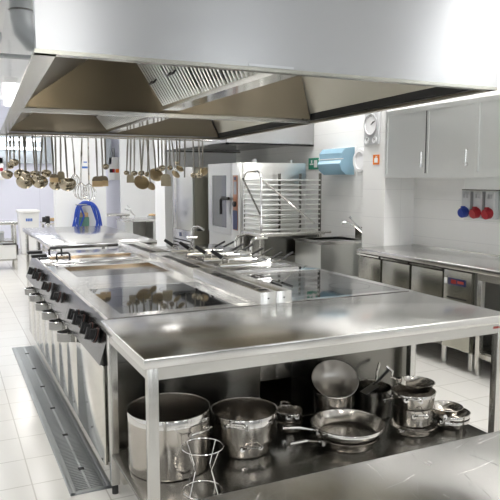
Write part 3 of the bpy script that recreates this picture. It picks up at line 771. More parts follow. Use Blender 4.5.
# clock / weather station on the pillar
PX = 4.19
ck = thing('clock', 'silver wall clock with one big and two small dials on the pillar', 'clock', (PX, 5.72, 2.13))
MB().box(PX - .03, PX - .001, 5.60, 5.855, 1.975, 2.335, .008).build('case', M['silver'], ck)
def dial(y, z, r, hands):
    d = MB().lathe([(0, .004), (r * .9, .004), (r * .92, .012), (r, .010), (r, 0)], (PX - .03, y, z), 36, Matrix.Rotation(-PI / 2, 4, 'Y')).build('dial', M['whitegloss'], ck)
    MB().tube([(PX - .040, y + r * math.cos(2 * PI * k / 36), z + r * math.sin(2 * PI * k / 36)) for k in range(36)], r * .08, 6, True).build('bezel', M['grey'], d)
    m = MB()
    for k in range(12):
        a = 2 * PI * k / 12; m.cyl((PX - .0352, y + r * .76 * math.cos(a), z + r * .76 * math.sin(a)), (PX - .0352, y + r * .86 * math.cos(a), z + r * .86 * math.sin(a)), .002, n=6)
    m.build('tick_marks', M['grey'], d)
    for (a, l) in hands:
        MB().cyl((PX - .037, y, z), (PX - .037, y - l * r * math.cos(a), z + l * r * math.sin(a)), .0035, n=6).build('hand', M['black'], d)
dial(5.725, 2.19, .110, ((.45, .75), (.6, .5)))
dial(5.795, 2.025, .036, ((1.2, .7),)); dial(5.655, 2.025, .036, ((2.0, .7),))
# orange fire sign
sg = thing('fire_sign', 'small orange pictogram sign on the pillar under the clock', 'sign', (PX, 5.66, 1.82))
MB().box(PX - .006, PX - .001, 5.605, 5.715, 1.765, 1.870).build('plate', M['orange'], sg)
MB().box(PX - .0075, PX - .006, 5.633, 5.690, 1.785, 1.835).build('pictogram', M['white'], sg)
MB().box(PX - .0088, PX - .0075, 5.655, 5.668, 1.79, 1.855).build('pictogram_arrow', M['white'], sg)
MB().box(PX - .0088, PX - .0075, 5.640, 5.668, 1.842, 1.855).build('pictogram_bar', M['white'], sg)

# blue towel dispenser and jumbo roll dispenser on the side wall
td = thing('towel_dispenser', 'translucent blue paper towel dispenser on the white wall', 'dispenser', (4.5, 6.8, 1.84))
MB().box(XR - .012, XR - .001, 6.60, 7.14, 1.66, 2.01, .004).build('back_plate', M['white'], td)
pr = [(XR - .012, 1.665), (XR - .13, 1.665), (XR - .20, 1.72), (XR - .225, 1.80), (XR - .19, 1.86), (XR - .20, 1.93), (XR - .15, 1.99), (XR - .012, 2.005)]
MB().extr([(x, 6.62, z) for x, z in pr], None, (0, .52, 0)).build('cover', M['clearblue'], td)
MB().cyl((XR - .10, 6.66, 1.82), (XR - .10, 7.08, 1.82), .07, n=24).build('paper_roll', M['paper'], td)
MB().box(XR - .205, XR - .18, 6.61, 7.145, 1.855, 1.865).build('lid_seam', M['white'], td)
jr = thing('roll_dispenser', 'round white jumbo roll dispenser beside the blue one', 'dispenser', (4.5, 6.4, 1.83))
RY = Matrix.Rotation(-PI / 2, 4, 'Y')
MB().lathe([(0, 0), (.150, 0), (.155, .03), (.150, .105), (.135, .120), (.10, .122), (.095, .105), (.05, .10), (0, .10)], (XR - .001, 6.36, 1.83), 40, RY).build('drum', M['whitegloss'], jr)
MB().box(XR - .10, XR - .01, 6.30, 6.42, 1.655, 1.69, .005).build('paper_slot', M['white'], jr)
# green exit sign
gs = thing('exit_sign', 'small green emergency sign on the wall above the tray rack', 'sign', (4.57, 7.45, 1.82))
MB().box(XR - .010, XR - .001, 7.47, 7.73, 1.745, 1.90).build('plate', M['green'], gs)
m = MB().box(XR - .012, XR - .010, 7.50, 7.58, 1.77, 1.87); m.box(XR - .012, XR - .010, 7.60, 7.695, 1.805, 1.825); m.box(XR - .012, XR - .010, 7.63, 7.66, 1.83, 1.87)
m.build('pictogram', M['white'], gs)

# ------------------------------------------------------------------ sink unit
sk = thing('sink_unit', 'steel sink cabinet with mixer tap against the right wall', 'sink', (4.1, 6.3, 0))
SX0, SX1, SY0, SY1, SH = 3.69, XR - .004, 5.965, 6.56, .92
MB().box(SX0 + .012, SX1, SY0 + .012, SY1 - .012, .10, .70).build('cabinet', M['steel_cab'], sk)
m = MB()
m.box(SX0 + .012, SX0 + .02, SY0 + .012, SY1 - .012, .70, SH - .03); m.box(SX1 - .01, SX1, SY0 + .012, SY1 - .012, .70, SH - .03)
m.box(SX0 + .02, SX1 - .01, SY0 + .012, SY0 + .02, .70, SH - .03); m.box(SX0 + .02, SX1 - .01, SY1 - .02, SY1 - .012, .70, SH - .03)
m.build('apron', M['steel_cab'], sk)
m = MB()
bx0, bx1, by0, by1 = SX0 + .07, SX0 + .60, SY0 + .07, SY1 - .07
m.box(SX0, bx0, SY0, SY1, SH - .03, SH); m.box(bx1, SX1, SY0, SY1, SH - .03, SH); m.box(bx0, bx1, SY0, by0, SH - .03, SH); m.box(bx0, bx1, by1, SY1, SH - .03, SH)
m.build('sink_top', M['steel_top'], sk)
m = MB().box(bx0, bx1, by0, by1, .715, .72)
m.box(bx0 - .004, bx0, by0, by1, .715, SH - .002); m.box(bx1, bx1 + .004, by0, by1, .715, SH - .002); m.box(bx0, bx1, by0 - .004, by0, .715, SH - .002); m.box(bx0, bx1, by1, by1 + .004, .715, SH - .002)
m.build('basin', M['steel_cab'], sk)
MB().box(SX1 - .02, SX1, SY0, SY1, SH, SH + .11).build('splashback', M['steel_fridge'], sk)
for x in (SX0 + .06, SX1 - .06):
    for y in (SY0 + .06, SY1 - .06): MB().cyl((x, y, 0), (x, y, .10), .02, n=12).build('foot', M['steel'], sk)
fc = thing('mixer_tap', 'chrome mixer tap with long lever standing on the sink', 'tap', (4.40, 6.25, SH))
b0 = V(4.42, 6.20, SH + .001)
MB().cyl(b0, b0 + V(0, 0, .085), .024, n=16).build('tap_body', M['chrome'], fc)
MB().tube([b0 + V(0, 0, .06), b0 + V(-.08, .02, .13), b0 + V(-.18, .05, .185), b0 + V(-.24, .065, .19), b0 + V(-.255, .07, .165)], .012, 10).build('spout', M['chrome'], fc)
lv = MB().tube([b0 + V(0, 0, .085), b0 + V(-.06, .05, .16), b0 + V(-.12, .10, .235)], .008, 8).build('lever', M['chrome'], fc)
MB().cyl(b0 + V(-.11, .092, .225), b0 + V(-.125, .104, .25), .014, n=10).build('lever_knob', M['grey'], lv)

# ------------------------------------------------------------------ combi oven
OX, OY0, OY1, OZ0, OZ1 = 3.28, 7.20, 8.25, .12, 1.815
ov = thing('combi_oven', 'tall combi oven with glass door and copper coloured control strip', 'oven', (3.75, 7.7, 0))
MB().box(OX + .05, 4.22, OY0, OY1, OZ0, OZ1, .006).build('cabinet', M['steel_oven'], ov)
MB().box(OX, OX + .052, OY0, OY0 + .27, OZ0 + .25, OZ1, .006).build('control_column', M['steel_oven'], ov)
dr = MB()
gy0, gy1, gz0, gz1 = OY0 + .42, OY1 - .14, .98, 1.66
dr.box(OX, OX + .05, OY0 + .275, gy0, OZ0 + .78, OZ1); dr.box(OX, OX + .05, gy1, OY1, OZ0 + .78, OZ1)
dr.box(OX, OX + .05, gy0, gy1, OZ0 + .78, gz0); dr.box(OX, OX + .05, gy0, gy1, gz1, OZ1)
d_ = dr.build('door', M['steel_oven'], ov)
MB().box(OX + .006, OX + .03, gy0, gy1, gz0, gz1).build('window', M['ovenglass'], d_)
h = MB().cyl((OX, OY0 + .36, 1.36), (OX - .07, OY0 + .36, 1.36), .016, n=12); h.tube([(OX - .065, OY0 + .20, 1.37), (OX - .07, OY0 + .40, 1.37), (OX - .07, OY0 + .44, 1.34), (OX - .07, OY0 + .44, 1.16)], .019, 10)
h.build('handle', M['black'], d_)
p_ = MB().box(OX - .006, OX + .001, OY0 + .06, OY0 + .20, .97, 1.66, .003).build('control_strip', M['ovenpanel'], ov)
MB().box(OX - .008, OX - .005, OY0 + .085, OY0 + .175, 1.42, 1.58).build('display', M['screen'], p_)
MB().box(OX - .008, OX - .005, OY0 + .065, OY0 + .195, .98, 1.22).build('keypad', M['navy'], p_)
MB().box(OX - .009, OX - .005, OY0 + .10, OY0 + .16, 1.60, 1.64).build('logo_badge', M['navy'], p_)
MB().cyl((OX - .006, OY0 + .13, 1.30), (OX - .03, OY0 + .13, 1.30), .035, n=20).build('dial', M['black'], p_)
MB().box(OX + .01, OX + .05, OY0 + .275, OY1, OZ0, OZ0 + .775).build('lower_panel', M['steel_oven'], ov)
for (x, y, h_, r_) in ((3.55, 7.35, .05, .03), (3.62, 7.5, .04, .04), (4.05, 7.3, .04, .02)):
    MB().cyl((x, y, OZ1), (x, y, OZ1 + h_), r_, n=14).build('vent_stack', M['steel_oven'], ov)
for x in (OX + .12, 4.15):
    for y in (OY0 + .08, OY1 - .08): MB().cyl((x, y, 0), (x, y, OZ0), .03, n=12).build('foot', M['steel_oven'], ov)

# tall oven further back
t2 = thing('tall_oven', 'tall narrow oven with vented base panel next to the white column', 'oven', (3.75, 9.3, 0))
TY_0, TY_1 = 8.88, 9.80
MB().box(OX + .03, 4.25, TY_0, TY_1, .10, 1.79, .005).build('cabinet', M['olive'], t2)
MB().box(OX, OX + .032, TY_0, TY_1 - .19, .84, 1.79, .005).build('door', M['steel_oven'], t2)
MB().box(OX, OX + .032, TY_1 - .185, TY_1, .84, 1.79, .005).build('side_strip', M['steel'], t2)
bp_ = MB().box(OX - .004, OX + .032, TY_0, TY_1, .10, .835, .005).build('base_panel', M['steel'], t2)
m = MB()
for k in range(6): m.box(OX - .007, OX - .003, TY_0 + .08, TY_1 - .08, .42 + k * .05, .435 + k * .05)
m.build('vent_slots', M['darkgap'], bp_)
MB().box(OX - .007, OX - .003, TY_0 + .5, TY_0 + .60, .73, .79).build('badge', M['navy'], bp_)
for x in (OX + .1, 4.15):
    for y in (TY_0 + .08, TY_1 - .08): MB().cyl((x, y, 0), (x, y, .10), .03, n=12).build('foot', M['steel'], t2)

# tray rack on its trolley
tr = thing('tray_rack', 'wheeled steel tray rack with many rails beside the combi oven', 'rack', (3.72, 6.85, 0))
RX0, RX1, RY0, RY1, RZ0, RZ1 = 3.30, 4.09, 6.64, 7.12, .985, 1.70
MB().tube([(RX0, RY0, RZ0), (RX0, RY0, RZ1 - .10), (RX0, RY0 + .03, RZ1 - .03), (RX0, RY0 + .10, RZ1), (RX0, RY1 - .10, RZ1), (RX0, RY1 - .03, RZ1 - .03), (RX0, RY1, RZ1 - .10), (RX0, RY1, RZ0)], .014, 10).build('upright_frame', M['polish'], tr)
for y in (RY0, RY1):
    for x in (RX1, RX1 - .30):
        if x < RX1 and y == RY0: continue
        MB().box(x - .014, x + .014, y - .010, y + .010, RZ0, RZ1 - .02).build('upright', M['steel_dark'], tr)
for k in range(11):
    z = RZ0 + .025 + k * .058
    for y in (RY0 - .004, RY1 + .004):
        MB().box(RX0, RX1, y - .012, y + .012, z, z + .017, .003).build('rail', M['steel_cab'], tr)
    MB().box(RX0 - .010, RX0 + .008, RY0, RY1, z, z + .016, .003).build('rail', M['steel_cab'], tr)
MB().cyl((RX0, RY0 - .018, RZ1 - .10), (RX1 - .08, RY0 - .018, RZ0 + .09), .011, n=8).build('brace', M['polish'], tr)
MB().cyl((RX0 - .018, RY1, RZ1 - .08), (RX0 - .018, RY0, RZ0 + .22), .011, n=8).build('brace', M['steel_dark'], tr)
m = MB().box(RX0 - .03, RX1 + .06, RY0 - .03, RY1 + .03, .94, .98, .006); m.box(RX0 + .02, RX1 + .14, RY0 - .05, RY0 - .02, .955, .985, .004)
m.build('base_tray', M['steel'], tr)
for x in (RX0, RX1):
    for y in (RY0, RY1):
        lg = MB().box(x - .018, x + .018, y - .018, y + .018, .12, .945).build('leg', M['steel'], tr)
        MB().cyl((x - .015, y, .06), (x + .015, y, .06), .06, n=18).build('caster', M['rubber'], lg)
MB().box(RX0 - .02, RX1 + .02, RY0 - .02, RY1 + .02, .30, .33).build('lower_frame', M['steel'], tr)
MB().box(RX0 + .05, RX1 - .02, RY0 + .02, RY1 - .02, .70, .935).build('drip_box', M['steel_dark'], tr)
for (y, s) in ((RY0 - .05, 0), (RY1 - .1, 0)):
    MB().tube([(RX0 + .05, y, .93), (RX0 - .08, y, .93), (RX0 - .14, y - .01, .915), (RX0 - .17, y - .02, .86), (RX0 - .17, y - .02, .70)], .017, 10).build('push_handle', M['polish'], tr)
MB().tube([(RX0 - .15, RY0 + .05, 1.19), (RX0 + .05, RY0 - .02, 1.175)], .012, 8).build('side_lever', M['polish'], tr)

# ------------------------------------------------------------------ hanging utensils
YR = 7.47; ZR = 2.085
rail = thing('utensil_rail', 'steel rail under the far hood edge carrying the hanging utensils', 'rail', (1.8, YR, ZR))
MB().cyl((.55, YR, ZR), (3.02, YR, ZR), .010, n=10).build('rod', M['steel'], rail)
for x in (.60, 1.2, 1.8, 2.4, 2.97):
    MB().cyl((x, YR, ZR), (x, YR, ZR + .09), .006, n=8).build('bracket', M['steel'], rail)
def ladle_mesh(r):
    prof = []
    for k in range(9):
        a = PI / 2 * k / 8; prof.append((r * math.sin(a), -r * .95 * math.cos(a)))
    inner = [(p[0] * .95, p[1] * .95 + .0005) for p in prof][::-1]
    return prof + [(r * .98, .003)] + inner
def hang(kind, hx_, bx_, by_, wpx, label, dy=0.0, htop=None, thick=.006):
    """utensil whose handle leaves the rail at picture x hx_ and whose head sits at (bx_, by_)"""
    Yh = YR + dy
    top = atY(hx_, 136, YR); top.z = ZR + .012
    head = atY(bx_, by_, Yh); s = (head - V(0, 0, EYE)).dot(_f) / F_PX; w = wpx * s / 2 * (1.15 if kind == 'ladle' else 1.05)
    cat = {'ladle': 'ladle', 'disc': 'skimmer', 'turner': 'turner', 'scraper': 'scraper', 'whisk': 'whisk', 'steel': 'sharpening steel'}[kind]
    name = {'ladle': 'hanging_ladle', 'disc': 'hanging_skimmer', 'turner': 'hanging_turner', 'scraper': 'hanging_scraper', 'whisk': 'hanging_whisk', 'steel': 'sharpening_steel'}[kind]
    t = thing(name, label, cat, top, 'utensils hanging on the rail')
    hk = [V(top.x, YR - .012, ZR - .006), V(top.x, YR - .014, ZR + .010), V(top.x, YR, ZR + .016), V(top.x, YR + .014, ZR + .008), V(top.x, YR + .010, ZR - .02)]
    d = (head - top).normalized()
    if kind == 'ladle':
        neck = head + V(0, .0, w * .75) - V(0, w * .2, 0)
        hp = hk + [top + (neck - top) * .3 + V(0, .004, 0), top + (neck - top) * .75, neck, head + V(0, w * .9, w * .15)]
        MB().tube(hp, .006, 8, rs=[.004, .004, .004, .006, .010, .011, .009, .008, .006]).build('handle', M['handle'], t)
        Rt = Matrix.Rotation(random.uniform(-.35, .35), 4, 'Z') @ Matrix.Rotation(math.radians(-random.uniform(18, 50)), 4, 'X')
        MB().lathe(ladle_mesh(w), head + V(0, 0, w * .35), 24, Rt).build('bowl', M['utensil'], t)
    elif kind == 'disc':
        neck = head + V(0, .01, w * .55)
        MB().tube(hk + [top + (neck - top) * .4, neck], .006, 8, rs=[.004, .004, .004, .006, .010, .011, .008]).build('handle', M['handle'], t)
        Rt = Matrix.Rotation(random.uniform(-.5, .5), 4, 'Z') @ Matrix.Rotation(math.radians(random.uniform(48, 66)), 4, 'X')
        pf = [(0, -.012), (w * .5, -.010), (w * .85, -.003), (w, .004), (w * 1.01, .006), (w * .97, .006), (w * .84, .001), (w * .5, -.006), (0, -.008)]
        MB().lathe(pf, head, 28, Rt).build('disc', M['discm'], t)
    elif kind in ('turner', 'scraper'):
        hh = w * (1.15 if kind == 'turner' else 1.0)
        neck = head + V(0, 0, hh)
        MB().tube(hk + [top + (neck - top) * .4, neck - V(0, 0, .01)], .006, 8, rs=[.004, .004, .004, .006, .010, .011, .008]).build('handle', M['handle'], t)
        c = head; pts = [(c.x - w, c.y, c.z - hh), (c.x + w, c.y, c.z - hh), (c.x + w * .96, c.y, c.z + hh * .45), (c.x + w * .7, c.y, c.z + hh * .85), (c.x + w * .25, c.y, c.z + hh), (c.x - w * .25, c.y, c.z + hh), (c.x - w * .7, c.y, c.z + hh * .85), (c.x - w * .96, c.y, c.z + hh * .45)]
        if kind == 'turner':
            MB().slab(pts, .004).build('blade', M['blade'], t)
        else:
            up = [(c.x - w, c.y, c.z + hh * .1), (c.x + w, c.y, c.z + hh * .1)] + pts[2:]
            MB().slab(up, .010).build('ferrule', M['ferrule'], t)
            MB().box(c.x - w, c.x + w, c.y - .002, c.y + .014, c.z - hh, c.z + hh * .1, .002).build('blade', M['tan'], t)
    elif kind == 'whisk':
        L = w * 2.4; neck = head + V(0, 0, L * .5)
        MB().tube(hk + [top + (neck - top) * .4, neck], .010, 8, rs=[.003, .003, .003, .004, .008, .011, .009]).build('handle', M['polish'], t)
        for k in range(7):
            a = PI * k / 7; ca, sa = math.cos(a), math.sin(a); pts = []
            for i in range(17):
                q = i / 16 * 2 - 1                    # -1..1 along the loop
                prof_t = abs(q); rad = w * math.sin(PI * (prof_t ** .8)) ** .8 if 0 < prof_t < 1 else 0
                zz = -L / 2 + L * prof_t
                pts.append(head + V(ca * rad * (1 if q > 0 else -1), sa * rad * (1 if q > 0 else -1), zz))
            MB().tube(pts, .003, 5).build('wire', M['polish'], t)
    elif kind == 'steel':
        bot = head
        MB().tube(hk + [top + (bot - top) * .3, bot], .010, 8, rs=[.003, .003, .003, .004, .011, .011, .010]).build('shaft', M['handle'], t)
    return t
ORD = ['first', 'second', 'third', 'fourth', 'fifth', 'sixth', 'seventh', 'eighth', 'ninth', 'tenth', 'eleventh', 'twelfth', 'thirteenth', 'fourteenth', 'fifteenth', 'sixteenth', 'seventeenth', 'eighteenth', 'nineteenth', 'twentieth',
       'twenty-first', 'twenty-second', 'twenty-third', 'twenty-fourth']
U = [('ladle', 6.6, 7.2, 175.6, 10, 0), ('ladle', 10.2, 10, 166.6, 7, 0.06), ('ladle', 13.6, 14.2, 163.4, 8, -0.02), ('ladle', 19.2, 19.8, 175.6, 10, 0.14), ('ladle', 23.4, 26, 176, 8, -0.18),
     ('ladle', 25.4, 25, 183.5, 15, 0), ('ladle', 32.6, 35, 174.5, 9, 0.2), ('ladle', 35.2, 37, 178.5, 9, -0.2), ('ladle', 42.6, 40, 183.5, 14, 0), ('ladle', 45, 46.5, 174.5, 9, 0.2),
     ('scraper', 51.7, 54, 178, 8, -0.12), ('ladle', 55.3, 56, 186, 12, 0.12), ('turner', 60.5, 61, 175.5, 7, 0.1), ('ladle', 65, 67.5, 186, 15, -0.1), ('whisk', 72, 75, 180, 10, 0.1),
     ('whisk', 82, 81, 191, 14, -0.02), ('whisk', 88, 89, 192, 14, 0.16), ('scraper', 96, 97.5, 181.5, 10, -0.08), ('scraper', 101.5, 103, 181, 10, 0.05), ('ladle', 105, 105.7, 167.5, 6, -0.03),
     ('ladle', 128, 126.5, 173.5, 5, 0.02), ('turner', 131, 130.3, 178.5, 7, -0.06), ('ladle', 134.5, 134, 174, 6, 0.04), ('ladle', 140, 141, 174, 6, 0.1), ('disc', 143.6, 141.5, 182.5, 15, -0.06),
     ('disc', 147, 150.5, 186, 10, 0), ('ladle', 148.4, 147.5, 175, 6, 0.2), ('disc', 153.4, 156, 175, 14, 0.12), ('ladle', 158.3, 158.5, 170, 5, 0.16), ('ladle', 161.8, 162, 169, 6, -0.02),
     ('turner', 166, 166, 180, 10, -0.14), ('ladle', 169.5, 169.8, 168.5, 5, 0.1), ('disc', 171.8, 175.5, 174.5, 9, 0.0), ('ladle', 176.6, 177, 163.6, 4, 0.1), ('disc', 179.7, 179.7, 169, 8, -0.08),
     ('steel', 185, 184.5, 177.5, 4, 0), ('ladle', 193.2, 193.7, 176, 6, 0.06), ('ladle', 199, 199.3, 176, 6, -0.08), ('disc', 202.7, 203, 172, 9, 0.1)]
kc = {}
word = {'ladle': 'ladle', 'disc': 'flat round skimmer', 'turner': 'flat bladed turner', 'scraper': 'tan bladed scraper', 'whisk': 'balloon whisk', 'steel': 'headless steel rod'}
for (k, a, b, c, w, dy) in U:
    kc[k] = kc.get(k, 0) + 1; n = kc[k] - 1
    size = ('big ' if w >= 12 else 'small ' if w <= 6 else 'medium ') if k in ('ladle', 'disc') else ''
    lab = '%s%s hanging on the utensil rail, %s %s from the left' % (size, word[k], ORD[n], word[k].split()[-1])
    if k == 'steel': lab = 'straight steel rod without a head hanging on the utensil rail'
    hang(k, a, b, c, w, lab, dy)

# ------------------------------------------------------------------ far end of the room
# steel shelf table on the left
t = table('steel_side_table', 'steel table with a middle tray and a box drawer at the far left', -.6, 1.13, 12.0, 12.6, .86, .05)
MB().box(-.57, 1.10, 12.03, 12.57, .50, .53).build('middle_shelf', M['steel'], t)
MB().box(-.57, 1.08, 12.02, 12.57, .20, .45, .006).build('drawer_box', M['white'], t)
MB().box(-.58, 1.11, 12.01, 12.59, .17, .20).build('lower_shelf', M['steel'], t)
MB().cyl((.86, 11.99, .47), (1.09, 11.99, .47), .014, n=8).build('rail', M['black'], t)
for x in (.55, .80):
    b = thing('storage_box', 'small grey storage tray on the far left table shelf, %s' % ('inner one' if x < .7 else 'outer one'), 'box', (x, 12.3, .53))
    MB().box(x - .10, x + .10, 12.1, 12.4, .531, .66, .006).build('tub', M['grey'], b)
    MB().box(x - .11, x + .11, 12.09, 12.41, .66, .675, .003).build('rim', M['silver'], b)
# white bin
bn = thing('trash_bin', 'white lidded waste bin with blue print by the far wall', 'bin', (1.6, 14.6, 0))
m = MB(); b = m.bm
lo = [(1.42, 14.42), (1.76, 14.42), (1.76, 14.80), (1.42, 14.80)]; hi = [(1.385, 14.38), (1.79, 14.38), (1.79, 14.84), (1.385, 14.84)]
va = [b.verts.new((x, y, .02)) for x, y in lo]; vb = [b.verts.new((x, y, .90)) for x, y in hi]
b.faces.new(va[::-1]); b.faces.new(vb)
for k in range(4): b.faces.new((va[k], va[(k + 1) % 4], vb[(k + 1) % 4], vb[k]))
m.build('tub', M['white'], bn)
MB().box(1.36, 1.815, 14.34, 14.87, .90, .96, .02).build('lid', M['white'], bn)
m = MB()
for k in range(4): m.box(1.52 + k * .035, 1.545 + k * .035, 14.372, 14.384, .72, .78)
m.build('blue_print', M['bluetext'], bn)
for x in (1.45, 1.73): MB().cyl((x - .02, 14.78, .045), (x + .02, 14.78, .045), .045, n=14).build('wheel', M['rubber'], bn)
bo = thing('black_bottle', 'small black bottle standing on the floor next to the bin', 'bottle', (1.28, 14.5, 0))
MB().lathe([(0, 0), (.07, 0), (.075, .02), (.075, .20), (.03, .26), (.028, .33), (0, .33)], (1.28, 14.5, .001), 20).build('body', M['black'], bo)
# steel trolley with a wooden brush on it
tx = table('steel_trolley', 'steel wire trolley behind the low worktable, under the brush', 1.63, 2.0, 12.2, 13.0, .80, .03)
for k in range(4):
    MB().box(1.66 + k * .09, 1.68 + k * .09, 12.19, 12.2, .25, .77).build('side_bar', M['steel'], tx)
MB().box(1.65, 1.98, 12.22, 12.98, .30, .32).build('lower_shelf', M['steel'], tx)
brs = thing('scrubbing_brush', 'brush with black head and pale wooden handle on the steel trolley', 'brush', (1.75, 12.4, .80))
MB().cyl((1.72, 12.4, .865), (2.0, 12.4, .865), .03, n=12).build('handle', M['wood'], brs)
m = MB().box(1.66, 1.73, 12.33, 12.47, .801, .93, .012); m.cyl((1.60, 12.4, .865), (1.67, 12.4, .865), .05, n=14)
m.build('head', M['black'], brs)
# blue hose on the partition
hs = thing('hanging_hose', 'blue hose looped on its holder on the white partition wall', 'hose', (2.1, 11.4, 1.0))
YH = 11.42
for k, (dl, drr, zt) in enumerate(((0, 0, 1.22), (.03, .02, 1.19), (.06, .05, 1.17), (.015, .08, 1.205))):
    pl = atY(72.5, 226, YH).x + dl; prr = atY(101, 226, YH).x - drr; zc = .78 + .03 * k
    pts = []
    for i in range(25):
        q = i / 24; x = pl + (prr - pl) * q
        z = zc + (zt - zc) * (1 - abs(2 * q - 1) ** 3.2)
        pts.append((x + .02 * math.sin(q * 9 + k), YH - .02 - .025 * k, z))
    pts = [(pts[0][0] + .03, YH - .02 - .025 * k, .60)] + pts + [(pts[-1][0] - .04, YH - .02 - .025 * k, .58)]
    MB().tube(pts, .015, 8).build('hose_loop', M['hose'], hs)
MB().tube([(2.10, YH - .06, 1.17), (2.17, YH - .06, .98), (2.08, YH - .06, .74)], .015, 8).build('hose_loop', M['hose'], hs)
MB().box(2.05, 2.22, YH - .12, YH + .078, 1.165, 1.18, .004).build('bracket', M['grey'], hs)
dsx = atY(84, 218, YH).x
dg = thing('soap_doser', 'dull green and white dosing box inside the hose loops', 'dispenser', (dsx, YH, .85))
MB().box(dsx - .085, dsx + .085, YH - .03, YH + .078, .74, .95, .008).build('tank', M['greenbox'], dg)
MB().box(dsx - .07, dsx + .07, YH - .03, YH + .078, .951, 1.03, .01).build('cap', M['wood'], dg)
MB().box(dsx + .088, dsx + .13, YH + .02, YH + .078, .75, .92, .004).build('label_plate', M['white'], dg)
MB().cyl((dsx - .13, YH, .95), (dsx - .10, YH, 1.08), .025, n=10).build('nozzle', M['black'], dg)
# sheet of paper on partition
a = atY(79, 150, 11.49); b = atY(91, 183, 11.49)
pp = thing('notice_sheet', 'white notice sheet with a blue line on the partition above the hose', 'notice', ((a.x + b.x) / 2, 11.49, b.z))
MB().box(a.x, b.x, 11.488, 11.499, b.z, a.z).build('sheet', M['paper'], pp)
zz = a.z + (b.z - a.z) * .52
MB().box(a.x + .02, b.x - .02, 11.485, 11.488, zz - .02, zz + .015).build('blue_line', M['bluetext'], pp)
MB().box(a.x + .07, b.x - .06, 11.485, 11.488, zz + .08, zz + .10).build('blue_heading', M['bluetext'], pp)
# control boxes on the far wall
for (x0, x1, lab) in ((108.5, 120, 'white control box with red and yellow buttons on the far wall, beside the partition'), (-9, 4, 'white control box with a red button on the far wall, at the far left')):
    a = atY(x0, 157, 15.7); b = atY(x1, 180, 15.7); t = thing('control_box', lab, 'control box', ((a.x + b.x) / 2, 15.7, b.z))
    MB().box(a.x, b.x, 15.68, 15.799, b.z, a.z, .01).build('housing', M['white'], t)
    if x0 > 0:
        for fx, mm in ((.20, 'black'), (.36, 'red'), (.75, 'orange')):
            x = a.x + (b.x - a.x) * fx; MB().box(x - .04, x + .04, 15.66, 15.68, b.z + .18, b.z + .27, .004).build('button', M[mm], t)
    else:
        MB().cyl((b.x - .05, 15.68, b.z + .24), (b.x - .05, 15.64, b.z + .24), .04, n=14).build('button', M['red'], t)
    MB().cyl(((a.x + b.x) / 2, 15.75, a.z), ((a.x + b.x) / 2, 15.75, a.z + .22), .03, n=10).build('conduit', M['grey'], t)
# tables and sink in the far right corner
a = atZ(107, 212, .9); b = atZ(134, 213.5, .9)
table('steel_worktable', 'small steel side table in the far corner, left of the dish counter', 2.85, 3.42, 13.0, 13.6, .90, .04)
dc = thing('dish_counter', 'steel dish counter with an open dark bay in the far corner', 'counter', (3.7, 13.0, 0))
MB().box(3.05, 4.50, 12.0, 12.7, .80, .84, .004).build('countertop', M['steel_top'], dc)
MB().box(3.07, 3.22, 12.03, 12.68, .05, .80).build('cabinet', M['steel_cab'], dc)
MB().box(3.62, 4.48, 12.03, 12.68, .05, .80).build('cabinet', M['steel_cab'], dc)
MB().box(3.22, 3.62, 12.50, 12.68, .05, .80).build('back_panel', M['steel_dark'], dc)
MB().box(3.22, 3.62, 12.03, 12.50, .05, .08).build('floor_panel', M['steel_dark'], dc)
MB().box(3.09, 4.46, 12.08, 12.66, 0, .05).build('plinth', M['steel_dark'], dc)
tf = thing('bridge_tap', 'thin chrome tap over the dish counter in the far corner', 'tap', (3.30, 12.4, .84))
MB().tube([(3.36, 12.4, .841), (3.36, 12.4, .90), (3.26, 12.4, 1.0), (3.16, 12.4, 1.04)], .012, 8).build('spout', M['chrome'], tf)
MB().tube([(3.36, 12.4, .90), (3.28, 12.42, 1.02), (3.22, 12.42, 1.10)], .009, 8).build('lever', M['chrome'], tf)
br = thing('bread_basket', 'woven basket of tan rolls on the dish counter in the far corner', 'basket', (3.78, 12.4, .84))
MB().lathe([(0, 0), (.10, 0), (.13, .05), (.125, .05), (.095, .008), (0, .008)], (3.72, 12.35, .841), 24).build('bowl', M['silver'], br)
for (x, y) in ((3.66, 12.32), (3.78, 12.33), (3.72, 12.43)):
    o = MB().lathe([(0, -.03), (.04, -.02), (.05, 0), (.035, .02), (0, .026)], (x, y, .905), 14).build('bread_roll', M['wood'], None)
    tag(o, 'tan roll in the far corner basket, %s' % {3.66: 'left one', 3.78: 'right one', 3.72: 'rear one'}[x], 'bread roll', 'rolls in the basket')
# overhead things at the upper left: hanging tube lamp, chain, duct, pipe
fl = thing('tube_lamp', 'white hanging fluorescent lamp over the left aisle, next to the hood', 'lamp', (.42, 10.1, 2.80))
MB().box(.33, .51, 8.8, 11.4, 2.83, 2.90, .01).build('housing', M['white'], fl)
for x in (.375, .465): MB().cyl((x, 8.85, 2.815), (x, 11.35, 2.815), .018, n=10).build('tube', M['tube'], fl)
for y in (9.0, 11.2):
    ch = thing('hanging_chain', 'steel chain holding the hanging fluorescent lamp, %s end' % ('near' if y < 10 else 'far'), 'chain', (.42, y, 2.9), 'lamp chains')
    m = MB(); z = 2.90; k = 0
    while z < ZC - .02:
        o = V(.008, 0, 0) if k % 2 else V(0, .008, 0)
        c = V(.42, y, z + .018)
        m.tube([c + o * 1.1 * math.cos(2 * PI * i / 10) + V(0, 0, .020 * math.sin(2 * PI * i / 10)) for i in range(10)], .003, 5, True)
        z += .030; k += 1
    m.build('links', M['galv'], ch)
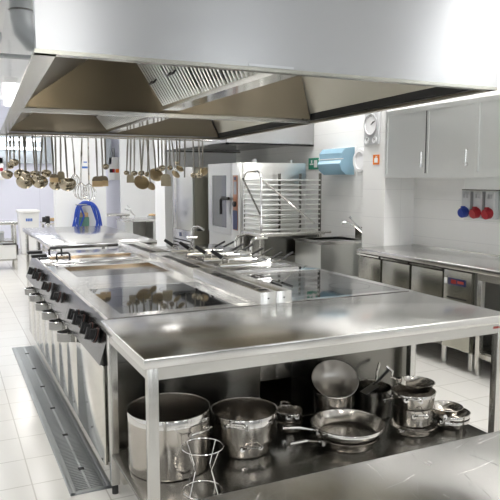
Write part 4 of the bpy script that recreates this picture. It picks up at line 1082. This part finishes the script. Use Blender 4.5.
du = thing('ventilation_duct', 'round grey ventilation duct beside the upper left of the hood', 'duct', (.30, 6.3, 2.95))
MB().tube([(.31, 6.3, 3.395), (.31, 6.3, 3.05), (.29, 6.3, 2.95), (.22, 6.3, 2.86), (.12, 6.3, 2.84), (-.6, 6.3, 2.84)], .10, 20).build('elbow', M['galv'], du)
for z in (3.12, 3.30):
    MB().tube([(.31 + .105 * math.cos(2 * PI * k / 24), 6.3 + .105 * math.sin(2 * PI * k / 24), z) for k in range(24)], .008, 6, True).build('clamp', M['steel_dark'], du)
pi_ = thing('ceiling_pipe', 'thin grey pipe crossing below the ceiling at the upper left', 'pipe', (.3, 8.6, 3.1))
MB().cyl((-3.19, 8.6, 3.12), (.9, 8.6, 3.12), .03, n=12).build('pipe_run', M['galv'], pi_)
for x in (-2, -.5, .7): MB().cyl((x, 8.6, 3.12), (x, 8.6, ZC), .008, n=8).build('hanger', M['galv'], pi_)
# tube lights on the bulkhead of the far wall
for i, z in enumerate((2.52, 2.32)):
    t = thing('tube_lamp', 'long white tube lamp on the far wall bulkhead, %s' % ('upper one', 'lower one')[i], 'lamp', (1.4, 15.6, z), 'far wall tube lamps')
    MB().box(.3, 2.05, 15.62, 15.68, z - .03, z + .03).build('housing', M['white'], t)
    MB().cyl((.32, 15.59, z), (2.03, 15.59, z), .03, n=10).build('tube', M['tube'], t)

# ------------------------------------------------------------------ camera, colour management
cam = bpy.data.cameras.new('camera'); co = bpy.data.objects.new('camera', cam); C.objects.link(co)
co.location = (0, 0, EYE); co.rotation_euler = (PI / 2 - PITCH, 0, -YAW)
cam.sensor_width = 36; cam.lens = F_PX / 500 * 36; cam.clip_end = 100; cam.clip_start = .05
bpy.context.scene.camera = co
w = bpy.data.worlds.new('world'); bpy.context.scene.world = w; w.use_nodes = True
w.node_tree.nodes['Background'].inputs[0].default_value = (.8, .85, .9, 1); w.node_tree.nodes['Background'].inputs[1].default_value = .3
vs = bpy.context.scene.view_settings
vs.view_transform = 'Standard'; vs.look = 'None'; vs.gamma = 1; vs.exposure = 0.36; vs.use_curve_mapping = False
